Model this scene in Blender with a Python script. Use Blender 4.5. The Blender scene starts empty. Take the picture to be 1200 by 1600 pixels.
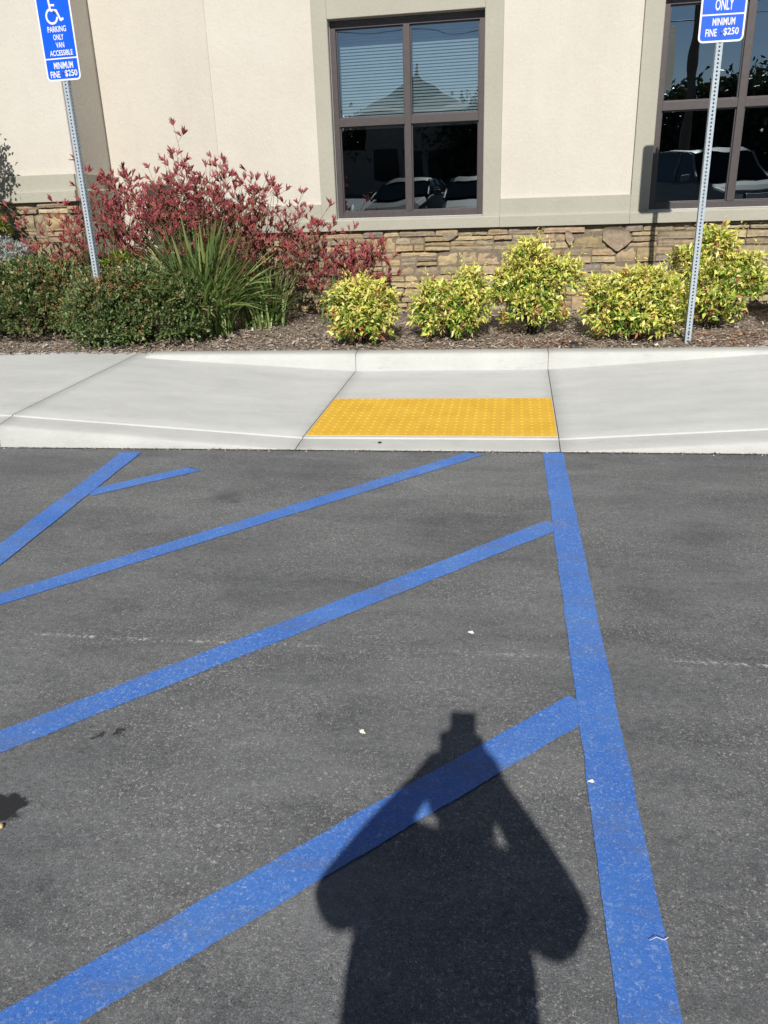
import bpy, bmesh, math, random
import numpy as np
from mathutils import Vector, Matrix, noise
R = math.radians
C = bpy.context.scene.collection
scene = bpy.context.scene
random.seed(7); rng = np.random.default_rng(7)

# ------------------------------------------------------------------ camera
F = 1240.0; PITCH = R(21.4); YAW = R(8.2); ROLL = R(1.91); H = 1.42
f0 = Vector((-math.sin(YAW)*math.cos(PITCH), math.cos(YAW)*math.cos(PITCH), -math.sin(PITCH)))
r0 = Vector((math.cos(YAW), math.sin(YAW), 0)); u0 = r0.cross(f0)
cr = math.cos(ROLL)*r0 - math.sin(ROLL)*u0; cu = math.cos(ROLL)*u0 + math.sin(ROLL)*r0
cd = bpy.data.cameras.new('camera'); cam = bpy.data.objects.new('camera', cd); C.objects.link(cam)
m = Matrix((cr, cu, -f0)).transposed().to_4x4(); m.translation = (0, 0, H)
cam.matrix_world = m
cd.sensor_fit = 'HORIZONTAL'; cd.sensor_width = 36; cd.lens = 36*F/1200
cd.clip_start = .02; cd.clip_end = 2000
scene.camera = cam
scene.render.resolution_x = 768; scene.render.resolution_y = 1024
# ------------------------------------------------------------------ light
SUN = Vector((-.029, .805, -.592)).normalized()          # direction of travel
w = bpy.data.worlds.new('World'); scene.world = w; w.use_nodes = True
nt = w.node_tree; nt.nodes.clear()
sk = nt.nodes.new('ShaderNodeTexSky'); sk.sky_type = 'NISHITA'; sk.sun_disc = False
sk.sun_elevation = R(36.3); sk.sun_rotation = R(177.9)
sk.air_density = .75; sk.dust_density = .15; sk.ozone_density = 3.0
bg = nt.nodes.new('ShaderNodeBackground'); bg.inputs[1].default_value = .05
wo = nt.nodes.new('ShaderNodeOutputWorld')
nt.links.new(sk.outputs[0], bg.inputs[0]); nt.links.new(bg.outputs[0], wo.inputs[0])
sd = bpy.data.lights.new('sun', 'SUN'); sd.energy = 5.0; sd.angle = R(.53); sd.color = (1, .95, .87)
so = bpy.data.objects.new('sun', sd); C.objects.link(so)
so.rotation_euler = SUN.to_track_quat('-Z', 'Y').to_euler(); so.location = (0, -5, 8)
scene.view_settings.view_transform = 'Standard'; scene.view_settings.look = 'None'
scene.view_settings.exposure = 0.0; scene.view_settings.gamma = 1

# ------------------------------------------------------------------ materials
def newmat(name):
    mt = bpy.data.materials.new(name); mt.use_nodes = True
    t = mt.node_tree; t.nodes.clear()
    o = t.nodes.new('ShaderNodeOutputMaterial'); p = t.nodes.new('ShaderNodeBsdfPrincipled')
    t.links.new(p.outputs[0], o.inputs[0])
    return mt, t, p, o
def N(t, kind, **kw):
    n = t.nodes.new('ShaderNode'+kind)
    for k, v in kw.items(): setattr(n, k, v)
    return n
def setin(n, **kw):
    for k, v in kw.items(): n.inputs[k.replace('_', ' ')].default_value = v
def tc(t): return N(t, 'TexCoord').outputs['Object']
def noise_n(t, vec, scale, detail=3, rough=.55, dist=0.):
    n = N(t, 'TexNoise'); setin(n, Scale=scale, Detail=detail, Roughness=rough, Distortion=dist)
    t.links.new(vec, n.inputs['Vector']); return n.outputs['Fac']
def ramp(t, fac, a, b, c0=(0, 0, 0, 1), c1=(1, 1, 1, 1)):
    n = N(t, 'ValToRGB'); e = n.color_ramp.elements
    e[0].position = a; e[1].position = b; e[0].color = c0; e[1].color = c1
    t.links.new(fac, n.inputs[0]); return n.outputs[0]
def mix(t, fac, a, b, mode='MIX'):
    n = N(t, 'MixRGB', blend_type=mode)
    for i, v in ((0, fac), (1, a), (2, b)):
        if isinstance(v, bpy.types.NodeSocket): t.links.new(v, n.inputs[i])
        elif i == 0: n.inputs[0].default_value = v
        else: n.inputs[i].default_value = (v[0], v[1], v[2], 1) if not isinstance(v, float) else (v, v, v, 1)
    return n.outputs[0]
def bump(t, p, h, strength, dist):
    b = N(t, 'Bump'); setin(b, Strength=strength, Distance=dist)
    t.links.new(h, b.inputs['Height']); t.links.new(b.outputs[0], p.inputs['Normal'])
def math_n(t, op, a, b=None, clamp=False):
    n = N(t, 'Math', operation=op, use_clamp=clamp)
    for i, v in ((0, a), (1, b)):
        if v is None: continue
        if isinstance(v, bpy.types.NodeSocket): t.links.new(v, n.inputs[i])
        else: n.inputs[i].default_value = v
    return n.outputs[0]
def mapped(t, vec, sc, rot=0):
    n = N(t, 'Mapping'); n.inputs['Scale'].default_value = sc; n.inputs['Rotation'].default_value = (0, 0, rot)
    t.links.new(vec, n.inputs[0]); return n.outputs[0]
def simple(name, col, rough=.6, metal=0., nscale=0, namt=.15, bumps=0, bscale=100):
    mt, t, p, o = newmat(name)
    setin(p, Roughness=rough, Metallic=metal)
    v = tc(t)
    f = noise_n(t, v, nscale or 30)
    c = mix(t, ramp(t, f, .3, .7), tuple(x*(1-namt) for x in col), tuple(min(1, x*(1+namt)) for x in col))
    t.links.new(c, p.inputs['Base Color'])
    if bumps: bump(t, p, noise_n(t, v, bscale), bumps, .01)
    return mt

def asphalt_flecks(t, v):
    "light, short curly flecks of worn aggregate"
    vs = mapped(t, v, (1, 1, 1), .3)
    a = noise_n(t, vs, 62, 2, .5, 1.6)
    ridge = math_n(t, 'ABSOLUTE', math_n(t, 'SUBTRACT', a, .5))
    line = ramp(t, ridge, .0, .042, (1, 1, 1, 1), (0, 0, 0, 1))
    mask = ramp(t, noise_n(t, v, 95, 3, .6), .50, .60)
    big = ramp(t, noise_n(t, v, 1.7, 3, .6), .36, .66, (.15, .15, .15, 1), (1, 1, 1, 1))
    return math_n(t, 'MULTIPLY', math_n(t, 'MULTIPLY', line, mask), big)

def specks(t, v, scale, size, share):
    "small round grains: a share of voronoi cells carries one"
    w_ = N(t, 'TexNoise'); setin(w_, Scale=scale*1.3, Detail=2.0); t.links.new(v, w_.inputs['Vector'])
    vm = N(t, 'VectorMath', operation='SCALE'); t.links.new(w_.outputs['Color'], vm.inputs[0]); vm.inputs['Scale'].default_value = 1.5/scale
    va = N(t, 'VectorMath', operation='ADD'); t.links.new(v, va.inputs[0]); t.links.new(vm.outputs[0], va.inputs[1])
    n = N(t, 'TexVoronoi'); n.inputs['Scale'].default_value = scale; t.links.new(va.outputs[0], n.inputs['Vector'])
    s_ = N(t, 'SeparateXYZ'); t.links.new(n.outputs['Color'], s_.inputs[0])
    on = math_n(t, 'LESS_THAN', s_.outputs[0], share)
    sz = math_n(t, 'MULTIPLY', math_n(t, 'ADD', s_.outputs[1], .35), size)
    near = math_n(t, 'LESS_THAN', n.outputs['Distance'], sz)
    return math_n(t, 'MULTIPLY', on, near)

def mat_asphalt():
    mt, t, p, o = newmat('asphalt'); v = tc(t)
    blot = ramp(t, noise_n(t, mapped(t, v, (1, 1.5, 1)), 1.1, 5, .6, .6), .32, .68)
    blot2 = ramp(t, noise_n(t, mapped(t, v, (.8, 2.2, 1), .5), 3.1, 4, .6, .4), .38, .7)
    c = mix(t, blot, (.116, .124, .135), (.208, .218, .230))
    c = mix(t, math_n(t, 'MULTIPLY', blot2, .5), c, (.265, .275, .285))
    g = ramp(t, noise_n(t, v, 330, 3, .75), .30, .70, (.30, .30, .30, 1), (1.20, 1.20, 1.20, 1))
    c = mix(t, 1., c, g, 'MULTIPLY')
    g2 = ramp(t, noise_n(t, v, 150, 3, .7), .55, .74)
    c = mix(t, math_n(t, 'MULTIPLY', g2, .55), c, (.38, .375, .36))
    m4 = ramp(t, noise_n(t, v, 34, 4, .75), .32, .68, (.72, .72, .72, 1), (1.2, 1.2, 1.2, 1))
    c = mix(t, 1., c, m4, 'MULTIPLY')
    dens = ramp(t, noise_n(t, v, 1.0, 5, .65, .5), .38, .62, (.12, .12, .12, 1), (1, 1, 1, 1))
    for sc_, sz_, sh_, am_ in ((130, .30, .17, .7), (230, .36, .24, .6), (75, .20, .06, .8)):
        c = mix(t, math_n(t, 'MULTIPLY', math_n(t, 'MULTIPLY', specks(t, v, sc_, sz_, sh_), dens), am_), c, (.50, .49, .455))
    c = mix(t, math_n(t, 'MULTIPLY', specks(t, v, 170, .36, .16), .6), c, (.035, .036, .038))
    # little dark voids
    vo = ramp(t, noise_n(t, v, 120, 2, .6, .5), .28, .38, (1, 1, 1, 1), (0, 0, 0, 1))
    c = mix(t, math_n(t, 'MULTIPLY', vo, .7), c, (.03, .03, .032))
    c = mix(t, math_n(t, 'MULTIPLY', asphalt_flecks(t, v), .95), c, (.68, .66, .62))
    # dark scuffs
    sc = ramp(t, noise_n(t, mapped(t, v, (.7, 1.8, 1), -.3), 1.9, 4, .65, 1.0), .66, .78)
    c = mix(t, math_n(t, 'MULTIPLY', sc, .5), c, (.075, .075, .078))
    # worn pale seam lines
    sx = N(t, 'SeparateXYZ'); t.links.new(v, sx.inputs[0])
    yy = math_n(t, 'ADD', sx.outputs[1], math_n(t, 'MULTIPLY', math_n(t, 'SUBTRACT', noise_n(t, v, 1.3, 2), .5), .06))
    dl = math_n(t, 'ABSOLUTE', math_n(t, 'SUBTRACT', yy, 2.32))
    ln = ramp(t, dl, .004, .016, (1, 1, 1, 1), (0, 0, 0, 1))
    lm = math_n(t, 'MULTIPLY', ln, ramp(t, noise_n(t, v, 55, 3, .7), .5, .6))
    lm = math_n(t, 'MULTIPLY', lm, ramp(t, noise_n(t, v, 1.4, 3, .6), .42, .58))
    c = mix(t, math_n(t, 'MULTIPLY', lm, .8), c, (.60, .59, .56))
    # broad dusty sweeps and darker tyre scrubs
    sw = ramp(t, noise_n(t, mapped(t, v, (.5, 1.6, 1), .12), 1.5, 6, .62, 1.2), .50, .74)
    c = mix(t, math_n(t, 'MULTIPLY', sw, .34), c, (.28, .29, .30))
    sd_ = ramp(t, noise_n(t, mapped(t, v, (1, 2.6, 1), -.15), 1.15, 5, .6, .9), .56, .76)
    c = mix(t, math_n(t, 'MULTIPLY', sd_, .50), c, (.085, .088, .093))
    # soaked in oil: one large patch by the left edge and a few drips
    wob = N(t, 'TexNoise'); setin(wob, Scale=26.0, Detail=5.0, Roughness=.65); t.links.new(v, wob.inputs['Vector'])
    ws = N(t, 'VectorMath', operation='MULTIPLY_ADD'); t.links.new(wob.outputs['Color'], ws.inputs[0])
    ws.inputs[1].default_value = (.11, .11, 0); t.links.new(v, ws.inputs[2])
    for ox, oy, orad, soft, am_ in ((-1.225, 1.475, .062, .010, .96), (-1.12, 1.775, .015, .006, .85), (-1.06, 1.80, .018, .006, .85), (-1.13, 1.705, .009, .01, .6), (-1.02, 1.735, .007, .008, .6), (-1.38, 3.76, .085, .07, .5), (-1.31, 3.70, .03, .04, .4), (.95, 3.35, .12, .12, .38), (.62, 2.72, .07, .10, .25)):
        df = N(t, 'VectorMath', operation='DISTANCE'); t.links.new(ws.outputs[0], df.inputs[0]); df.inputs[1].default_value = (ox+.055, oy+.055, 0)
        c = mix(t, math_n(t, 'MULTIPLY', ramp(t, df.outputs['Value'], max(orad-soft, 0), orad+soft*.5, (1, 1, 1, 1), (0, 0, 0, 1)), am_), c, (.014, .015, .018))
    # chalky scuff in the foreground
    df = N(t, 'VectorMath', operation='DISTANCE'); t.links.new(ws.outputs[0], df.inputs[0]); df.inputs[1].default_value = (.098+.055, 1.075+.055, 0)
    c = mix(t, math_n(t, 'MULTIPLY', ramp(t, df.outputs['Value'], .004, .022, (1, 1, 1, 1), (0, 0, 0, 1)), ramp(t, noise_n(t, v, 140, 3, .7), .48, .56)), c, (.55, .55, .55))
    t.links.new(c, p.inputs['Base Color']); setin(p, Roughness=.82)
    hsum = math_n(t, 'ADD', noise_n(t, v, 170, 4, .7), math_n(t, 'MULTIPLY', noise_n(t, v, 60, 2), .6))
    bump(t, p, hsum, .55, .004)
    return mt

def mat_paint():
    mt, t, p, o = newmat('blue_road_paint'); v = tc(t)
    c = mix(t, ramp(t, noise_n(t, v, 2.2, 4, .6), .35, .65), (.040, .165, .58), (.075, .225, .65))
    c = mix(t, math_n(t, 'MULTIPLY', ramp(t, noise_n(t, v, 40, 4, .7), .45, .75), .35), c, (.12, .24, .56))
    fl = ramp(t, noise_n(t, v, 75, 3, .6, 1.2), .60, .66)
    far = ramp(t, noise_n(t, v, 1.2, 2, .6), .4, .6, (.35, .35, .35, 1), (1, 1, 1, 1))
    c = mix(t, math_n(t, 'MULTIPLY', math_n(t, 'MULTIPLY', fl, far), .75), c, (.34, .46, .70))
    for sc_, sz_, sh_, am_ in ((120, .32, .16, .45), (220, .36, .24, .45), (66, .22, .08, .7)):
        c = mix(t, math_n(t, 'MULTIPLY', specks(t, v, sc_, sz_, sh_), am_), c, (.34, .45, .68))
    dk = ramp(t, noise_n(t, v, 130, 3, .7), .30, .42, (1, 1, 1, 1), (0, 0, 0, 1))
    c = mix(t, math_n(t, 'MULTIPLY', dk, .55), c, (.035, .07, .22))
    gr = ramp(t, noise_n(t, mapped(t, v, (1, 3, 1), .2), 2.2, 5, .65), .50, .70)
    wr = ramp(t, noise_n(t, v, 85, 4, .75), .40, .62)
    c = mix(t, math_n(t, 'MULTIPLY', math_n(t, 'MULTIPLY', gr, wr), .62), c, (.15, .16, .18))
    c = mix(t, math_n(t, 'MULTIPLY', gr, .22), c, (.13, .16, .25))
    c = mix(t, math_n(t, 'MULTIPLY', asphalt_flecks(t, v), .75), c, (.52, .58, .68))
    t.links.new(c, p.inputs['Base Color']); setin(p, Roughness=.7)
    bump(t, p, noise_n(t, v, 170, 4, .7), .45, .004)
    return mt

def mat_concrete(name='concrete', col=(.575, .59, .58), rear=False):
    mt, t, p, o = newmat(name); v = tc(t)
    k = ramp(t, noise_n(t, mapped(t, v, (1, 3.5, 1)), 1.8, 5, .6), .3, .7)
    c = mix(t, k, tuple(x*.88 for x in col), tuple(x*1.07 for x in col))
    f = ramp(t, noise_n(t, mapped(t, v, (1, 5, 5)), 14, 4, .7), .35, .7)
    c = mix(t, math_n(t, 'MULTIPLY', f, .35), c, tuple(x*1.14 for x in col))
    bl = ramp(t, noise_n(t, v, 5, 6, .7, .6), .52, .75); c = mix(t, math_n(t, 'MULTIPLY', bl, .28), c, tuple(x*.78 for x in col))
    g = ramp(t, noise_n(t, v, 160, 3, .7), .25, .75, (.90, .90, .90, 1), (1.06, 1.06, 1.06, 1))
    c = mix(t, 1., c, g, 'MULTIPLY')
    st = ramp(t, noise_n(t, mapped(t, v, (1, 2, 4)), 6, 5, .7, .5), .60, .72)
    c = mix(t, math_n(t, 'MULTIPLY', st, .50 if rear else .22), c, tuple(x*.70 for x in col))
    t.links.new(c, p.inputs['Base Color']); setin(p, Roughness=.85)
    bump(t, p, noise_n(t, mapped(t, v, (1, 7, 1)), 60, 4, .65), .5, .004)
    return mt

def mat_stucco(name, col, warm):
    mt, t, p, o = newmat(name); v = tc(t)
    k = ramp(t, noise_n(t, v, 1.6, 4, .6), .3, .7)
    c = mix(t, k, col, warm)
    k2 = ramp(t, noise_n(t, v, 7, 5, .65, .4), .52, .72)
    c = mix(t, math_n(t, 'MULTIPLY', k2, .35), c, tuple(min(.9, x*1.10) for x in col))
    stn = ramp(t, noise_n(t, mapped(t, v, (1, 1, .22)), 4.5, 6, .7, .3), .50, .78); c = mix(t, math_n(t, 'MULTIPLY', stn, .22), c, tuple(x*.80 for x in col))
    g = ramp(t, noise_n(t, v, 95, 4, .75), .3, .7, (.91, .91, .91, 1), (1.04, 1.04, 1.04, 1))
    c = mix(t, 1., c, g, 'MULTIPLY')
    t.links.new(c, p.inputs['Base Color']); setin(p, Roughness=.9)
    h = math_n(t, 'ADD', noise_n(t, v, 26, 5, .65, .4), math_n(t, 'MULTIPLY', noise_n(t, v, 150, 3, .6), .35))
    bump(t, p, h, .5, .008)
    return mt

def mat_attr(name, rough=.6, transl=0., gscale=60, gamt=.2, bumps=0., spec=.5):
    "base colour from the mesh's own per-piece colour variation"
    mt, t, p, o = newmat(name)
    a = N(t, 'Attribute'); a.attribute_name = 'Col'; v = tc(t)
    g = ramp(t, noise_n(t, v, gscale, 4, .65), .3, .7, (1-gamt,)*3+(1,), (1+gamt*.6,)*3+(1,))
    c = mix(t, 1., a.outputs['Color'], g, 'MULTIPLY')
    t.links.new(c, p.inputs['Base Color']); setin(p, Roughness=rough)
    p.inputs['Specular IOR Level'].default_value = spec
    if bumps: bump(t, p, noise_n(t, v, gscale*1.5, 5, .7), bumps, .01)
    if transl:
        tr = N(t, 'BsdfTranslucent'); t.links.new(c, tr.inputs[0])
        mx = N(t, 'MixShader'); mx.inputs[0].default_value = transl
        t.links.new(p.outputs[0], mx.inputs[1]); t.links.new(tr.outputs[0], mx.inputs[2])
        t.links.new(mx.outputs[0], o.inputs[0])
    return mt

def mat_glass(name, refl, tint):
    mt = bpy.data.materials.new(name); mt.use_nodes = True; t = mt.node_tree; t.nodes.clear()
    o = N(t, 'OutputMaterial'); g = N(t, 'BsdfGlossy'); g.inputs['Roughness'].default_value = 0.004
    g.inputs[0].default_value = (.80, .92, 1, 1)
    tr = N(t, 'BsdfTransparent'); tr.inputs[0].default_value = (*tint, 1)
    b = N(t, 'Bump'); setin(b, Strength=.06, Distance=.02)
    t.links.new(noise_n(t, tc(t), 2.4, 1, .4), b.inputs['Height']); t.links.new(b.outputs[0], g.inputs['Normal'])
    lw = N(t, 'LayerWeight'); lw.inputs[0].default_value = .35
    f = math_n(t, 'ADD', math_n(t, 'MULTIPLY', lw.outputs['Fresnel'], .6), refl, True)
    mx = N(t, 'MixShader'); t.links.new(f, mx.inputs[0])
    t.links.new(tr.outputs[0], mx.inputs[1]); t.links.new(g.outputs[0], mx.inputs[2])
    t.links.new(mx.outputs[0], o.inputs[0]); return mt

def mat_tactile():
    mt, t, p, o = newmat('yellow_tactile'); v = tc(t)
    c = mix(t, ramp(t, noise_n(t, v, 5, 4, .6), .35, .65), (.68, .40, .028), (.76, .475, .045))
    d_ = ramp(t, noise_n(t, mapped(t, v, (1, 2.5, 1)), 9, 6, .72, .6), .55, .78)
    c = mix(t, math_n(t, 'MULTIPLY', d_, .35), c, (.46, .30, .07))
    e_ = ramp(t, noise_n(t, v, 60, 3, .7), .62, .72); c = mix(t, math_n(t, 'MULTIPLY', e_, .35), c, (.74, .55, .20))
    t.links.new(c, p.inputs['Base Color']); setin(p, Roughness=.62); return mt
M = dict(
    asphalt=mat_asphalt(), paint=mat_paint(),
    walk=mat_concrete(), kerb=mat_concrete('kerb_concrete', (.53, .54, .52), True),
    joint=simple('joint_dirt', (.27, .24, .19), .95, nscale=120, namt=.4),
    stucco=mat_stucco('cream_stucco', (.60, .565, .50), (.64, .61, .55)),
    stucco2=mat_stucco('cream_stucco_warm', (.58, .54, .47), (.61, .575, .505)),
    trim=mat_stucco('grey_trim_stucco', (.40, .388, .325), (.44, .43, .365)),
    stone=mat_attr('ledge_stone', .85, gscale=28, gamt=.30, bumps=.55),
    mortar=simple('stone_mortar', (.20, .165, .12), .95, nscale=60, namt=.3),
    frame=simple('bronze_aluminium', (.078, .067, .069), .45, .2, nscale=30, namt=.1),
    white=simple('white_caulk', (.62, .62, .62), .7, nscale=40, namt=.08),
    glass=mat_glass('window_glass', .34, (.62, .72, .78)),
    blind=simple('blind_slat', (.60, .64, .62), .6, nscale=5, namt=.05),
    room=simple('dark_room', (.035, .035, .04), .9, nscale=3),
    sign=simple('reflective_blue', (.0, .105, .80), .45, nscale=12, namt=.06),
    signw=simple('reflective_white', (.80, .80, .80), .5, nscale=12, namt=.04),
    galv=simple('galvanised_steel', (.40, .47, .53), .5, .1, nscale=45, namt=.12),
    bolt=simple('dull_bolt', (.30, .29, .30), .4, .8),
    yellow=mat_tactile(),
    sealant=simple('pale_sealant', (.66, .64, .58), .8, nscale=50, namt=.1),
    soil=simple('planter_soil', (.20, .155, .12), .95, nscale=35, namt=.45, bumps=.8, bscale=60),
    chip=mat_attr('bark_mulch', .9, gscale=80, gamt=.3),
    leaf=mat_attr('leaf', .42, .22, gscale=25, gamt=.12),
    petal=mat_attr('flower', .6, .15, gscale=25, gamt=.15),
    stem=simple('stem', (.10, .075, .04), .8, nscale=40, namt=.3),
    gstem=simple('flower_stalk', (.16, .13, .06), .6, nscale=40, namt=.4),
    tar=simple('dark_joint', (.05, .05, .052), .9, nscale=150, namt=.5),
    black=simple('black_plastic', (.02, .02, .022), .55, nscale=30, namt=.3),
    oil=simple('oil_stain', (.012, .012, .014), .38, nscale=90, namt=.4, bumps=.4, bscale=170),
    pebble=simple('pale_pebble', (.62, .48, .25), .6, nscale=60, namt=.15),
    paper=simple('white_scrap', (.72, .70, .64), .8, nscale=60, namt=.15),
    skin=simple('skin', (.50, .30, .20), .5, nscale=20, namt=.06),
    shirt=simple('navy_cotton', (.05, .06, .10), .85, nscale=60, namt=.15),
    jeans=simple('denim', (.05, .075, .13), .85, nscale=80, namt=.2),
    hair=simple('dark_hair', (.03, .02, .015), .5, nscale=80, namt=.3),
    bark=simple('bark', (.13, .10, .07), .9, nscale=12, namt=.4, bumps=.6, bscale=25),
    roof=simple('dark_roof_tile', (.10, .085, .075), .8, nscale=14, namt=.3),
    facade=simple('tan_facade', (.30, .25, .19), .85, nscale=4, namt=.12),
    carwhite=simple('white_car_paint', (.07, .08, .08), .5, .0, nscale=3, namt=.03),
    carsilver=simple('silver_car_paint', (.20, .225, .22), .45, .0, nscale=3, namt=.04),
    chrome=simple('chrome', (.35, .35, .35), .3, 1.), rubber=simple('rubber', (.02, .02, .02), .8),
    carglass=simple('car_glass', (.015, .02, .024), .05),
    lamp=simple('headlight_lens', (.6, .62, .62), .1), concretew=simple('pole_wood', (.16, .12, .09), .85, nscale=20, namt=.3),
)

for k_ in ('carwhite', 'carsilver', 'carglass'): next(n for n in M[k_].node_tree.nodes if n.type == 'BSDF_PRINCIPLED').inputs['Specular IOR Level'].default_value = .12
# ------------------------------------------------------------------ helpers
def link(name, me, mat, parent=None):
    o = bpy.data.objects.new(name, me); C.objects.link(o)
    for x in (mat if isinstance(mat, (list, tuple)) else [mat]):
        if x: me.materials.append(x)
    if parent is not None: o.parent = parent
    return o
def empty(name, loc=(0, 0, 0), rz=0):
    o = bpy.data.objects.new(name, None); C.objects.link(o); o.location = loc; o.rotation_euler = (0, 0, rz)
    o.empty_display_size = .1; return o
def tag(o, label, cat, group=None):
    o['label'] = label; o['category'] = cat
    if group: o['group'] = group
    return o
def struct(o): o['kind'] = 'structure'; return o
def stuff(o, label, cat): o['kind'] = 'stuff'; o['label'] = label; o['category'] = cat; return o

class MB:
    "collects geometry (world or local) and builds one mesh object"
    def __init__(s): s.v = []; s.f = []; s.c = []; s.mi = []; s.sm = []
    def add(s, vs, fs, col=None, mi=0, smooth=False):
        b = len(s.v); s.v += [tuple(x) for x in vs]
        s.c += [col or (1, 1, 1)]*len(vs)
        for f in fs: s.f.append(tuple(b+i for i in f)); s.mi.append(mi); s.sm.append(smooth)
    def box(s, a, b, fn=None, col=None, mi=0):
        x0, y0, z0 = a; x1, y1, z1 = b
        vs = [(x0, y0, z0), (x1, y0, z0), (x1, y1, z0), (x0, y1, z0), (x0, y0, z1), (x1, y0, z1), (x1, y1, z1), (x0, y1, z1)]
        if fn: vs = [fn(*q) for q in vs]
        s.add(vs, [(0, 3, 2, 1), (4, 5, 6, 7), (0, 1, 5, 4), (1, 2, 6, 5), (2, 3, 7, 6), (3, 0, 4, 7)], col, mi)
    def tube(s, pts, rad, n=6, col=None, cap=True, mi=0):
        pts = [Vector(p) for p in pts]; rads = rad if isinstance(rad, (list, tuple)) else [rad]*len(pts)
        b = len(s.v); ref = None
        for i, p in enumerate(pts):
            d = (pts[min(i+1, len(pts)-1)]-pts[max(i-1, 0)]).normalized()
            if ref is None: ref = Vector((0, 0, 1)) if abs(d.z) < .9 else Vector((1, 0, 0))
            a = d.cross(ref).normalized(); c2 = a.cross(d).normalized(); ref = c2
            for k in range(n):
                t = 2*math.pi*k/n; s.v.append(tuple(p+rads[i]*(math.cos(t)*a+math.sin(t)*c2))); s.c.append(col or (1, 1, 1))
        for i in range(len(pts)-1):
            for k in range(n):
                s.f.append((b+i*n+k, b+i*n+(k+1) % n, b+(i+1)*n+(k+1) % n, b+(i+1)*n+k)); s.mi.append(mi); s.sm.append(True)
        if cap:
            e = b+(len(pts)-1)*n
            s.f.append(tuple(b+k for k in range(n))); s.mi.append(mi); s.sm.append(False)
            s.f.append(tuple(e+k for k in reversed(range(n)))); s.mi.append(mi); s.sm.append(False)
    def build(s, name, mat, parent=None, bev=0):
        me = bpy.data.meshes.new(name); me.from_pydata(s.v, [], s.f)
        at_ = me.color_attributes.new('Col', 'FLOAT_COLOR', 'POINT')
        at_.data.foreach_set('color', np.array([(*c, 1.) for c in s.c], 'f').ravel())
        me.polygons.foreach_set('material_index', s.mi); me.polygons.foreach_set('use_smooth', s.sm)
        if bev == 0 or bev:
            bm = bmesh.new(); bm.from_mesh(me); bmesh.ops.recalc_face_normals(bm, faces=bm.faces); bm.to_mesh(me); bm.free()
        me.update(); o = link(name, me, mat, parent)
        if bev:
            md = o.modifiers.new('bevel', 'BEVEL'); md.width = bev; md.segments = 2; md.limit_method = 'ANGLE'
        return o

def np_mesh(name, V, Fc, col, mat, parent=None, smooth=False):
    me = bpy.data.meshes.new(name); V = np.asarray(V, 'f'); Fc = np.asarray(Fc, 'i'); k = Fc.shape[1]
    me.vertices.add(len(V)); me.vertices.foreach_set('co', V.ravel())
    me.loops.add(Fc.size); me.loops.foreach_set('vertex_index', Fc.ravel())
    me.polygons.add(len(Fc)); me.polygons.foreach_set('loop_start', np.arange(0, Fc.size, k, dtype='i'))
    me.polygons.foreach_set('loop_total', np.full(len(Fc), k, 'i'))
    me.update(calc_edges=True)
    a = me.color_attributes.new('Col', 'FLOAT_COLOR', 'POINT')
    c4 = np.ones((len(V), 4), 'f'); c4[:, :3] = col; a.data.foreach_set('color', c4.ravel())
    if smooth: me.polygons.foreach_set('use_smooth', np.ones(len(Fc), bool))
    return link(name, me, mat, parent)

def unit(a): return a/np.maximum(np.linalg.norm(a, axis=-1, keepdims=True), 1e-9)
LEAF = np.array([(0, 0, 0), (-.5, .42, .10), (0, .45, 0), (.5, .42, .10), (0, 1, -.12)], float)
LEAF_F = np.array([(0, 3, 2), (0, 2, 1), (2, 3, 4), (1, 2, 4)])
OVAL = np.array([(0, 0, 0), (-.5, .62, .08), (0, .6, 0), (.5, .62, .08), (0, 1, -.06)], float)
def leaves(P, Dr, L, Wd, tmpl=LEAF, up=None):
    n = len(P); Dr = unit(Dr)
    ref = rng.normal(size=(n, 3)) if up is None else up+rng.normal(size=(n, 3))*.45
    X = unit(np.cross(Dr, ref)); Z = np.cross(X, Dr)
    V = P[:, None] + tmpl[None, :, 0, None]*Wd[:, None, None]*X[:, None] + tmpl[None, :, 1, None]*L[:, None, None]*Dr[:, None] \
        + tmpl[None, :, 2, None]*L[:, None, None]*Z[:, None]
    Fc = (LEAF_F[None]+5*np.arange(n)[:, None, None]).reshape(-1, 3)
    return V.reshape(-1, 3), Fc
def pick(pal, wts, n, var=.12):
    pal = np.array(pal); i = rng.choice(len(pal), n, p=np.array(wts)/sum(wts))
    return pal[i]*(1+rng.normal(size=(n, 1))*var).clip(.5, 1.6)

# wall frame: s along the wall, z up, o outwards towards the car park
A3 = R(3); WN = Vector((math.sin(A3), math.cos(A3), 0)); WD = Vector((math.cos(A3), -math.sin(A3), 0)); D0 = 8.37
def W(s, o, z): return tuple(WD*s + WN*(D0-o) + Vector((0, 0, z)))
def wbox(mb, s0, s1, o0, o1, z0, z1, mi=0): mb.box((s0, o0, z0), (s1, o1, z1), W, mi=mi)

# ------------------------------------------------------------------ ground, markings
def sheet(name, x0, x1, y0, y1, z, mat):
    mb = MB(); mb.add([(x0, y0, z), (x1, y0, z), (x1, y1, z), (x0, y1, z)], [(0, 1, 2, 3)]); return struct(mb.build(name, mat))
sheet('asphalt_ground', -500, 500, -600, 500, 0, M['asphalt'])

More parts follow.
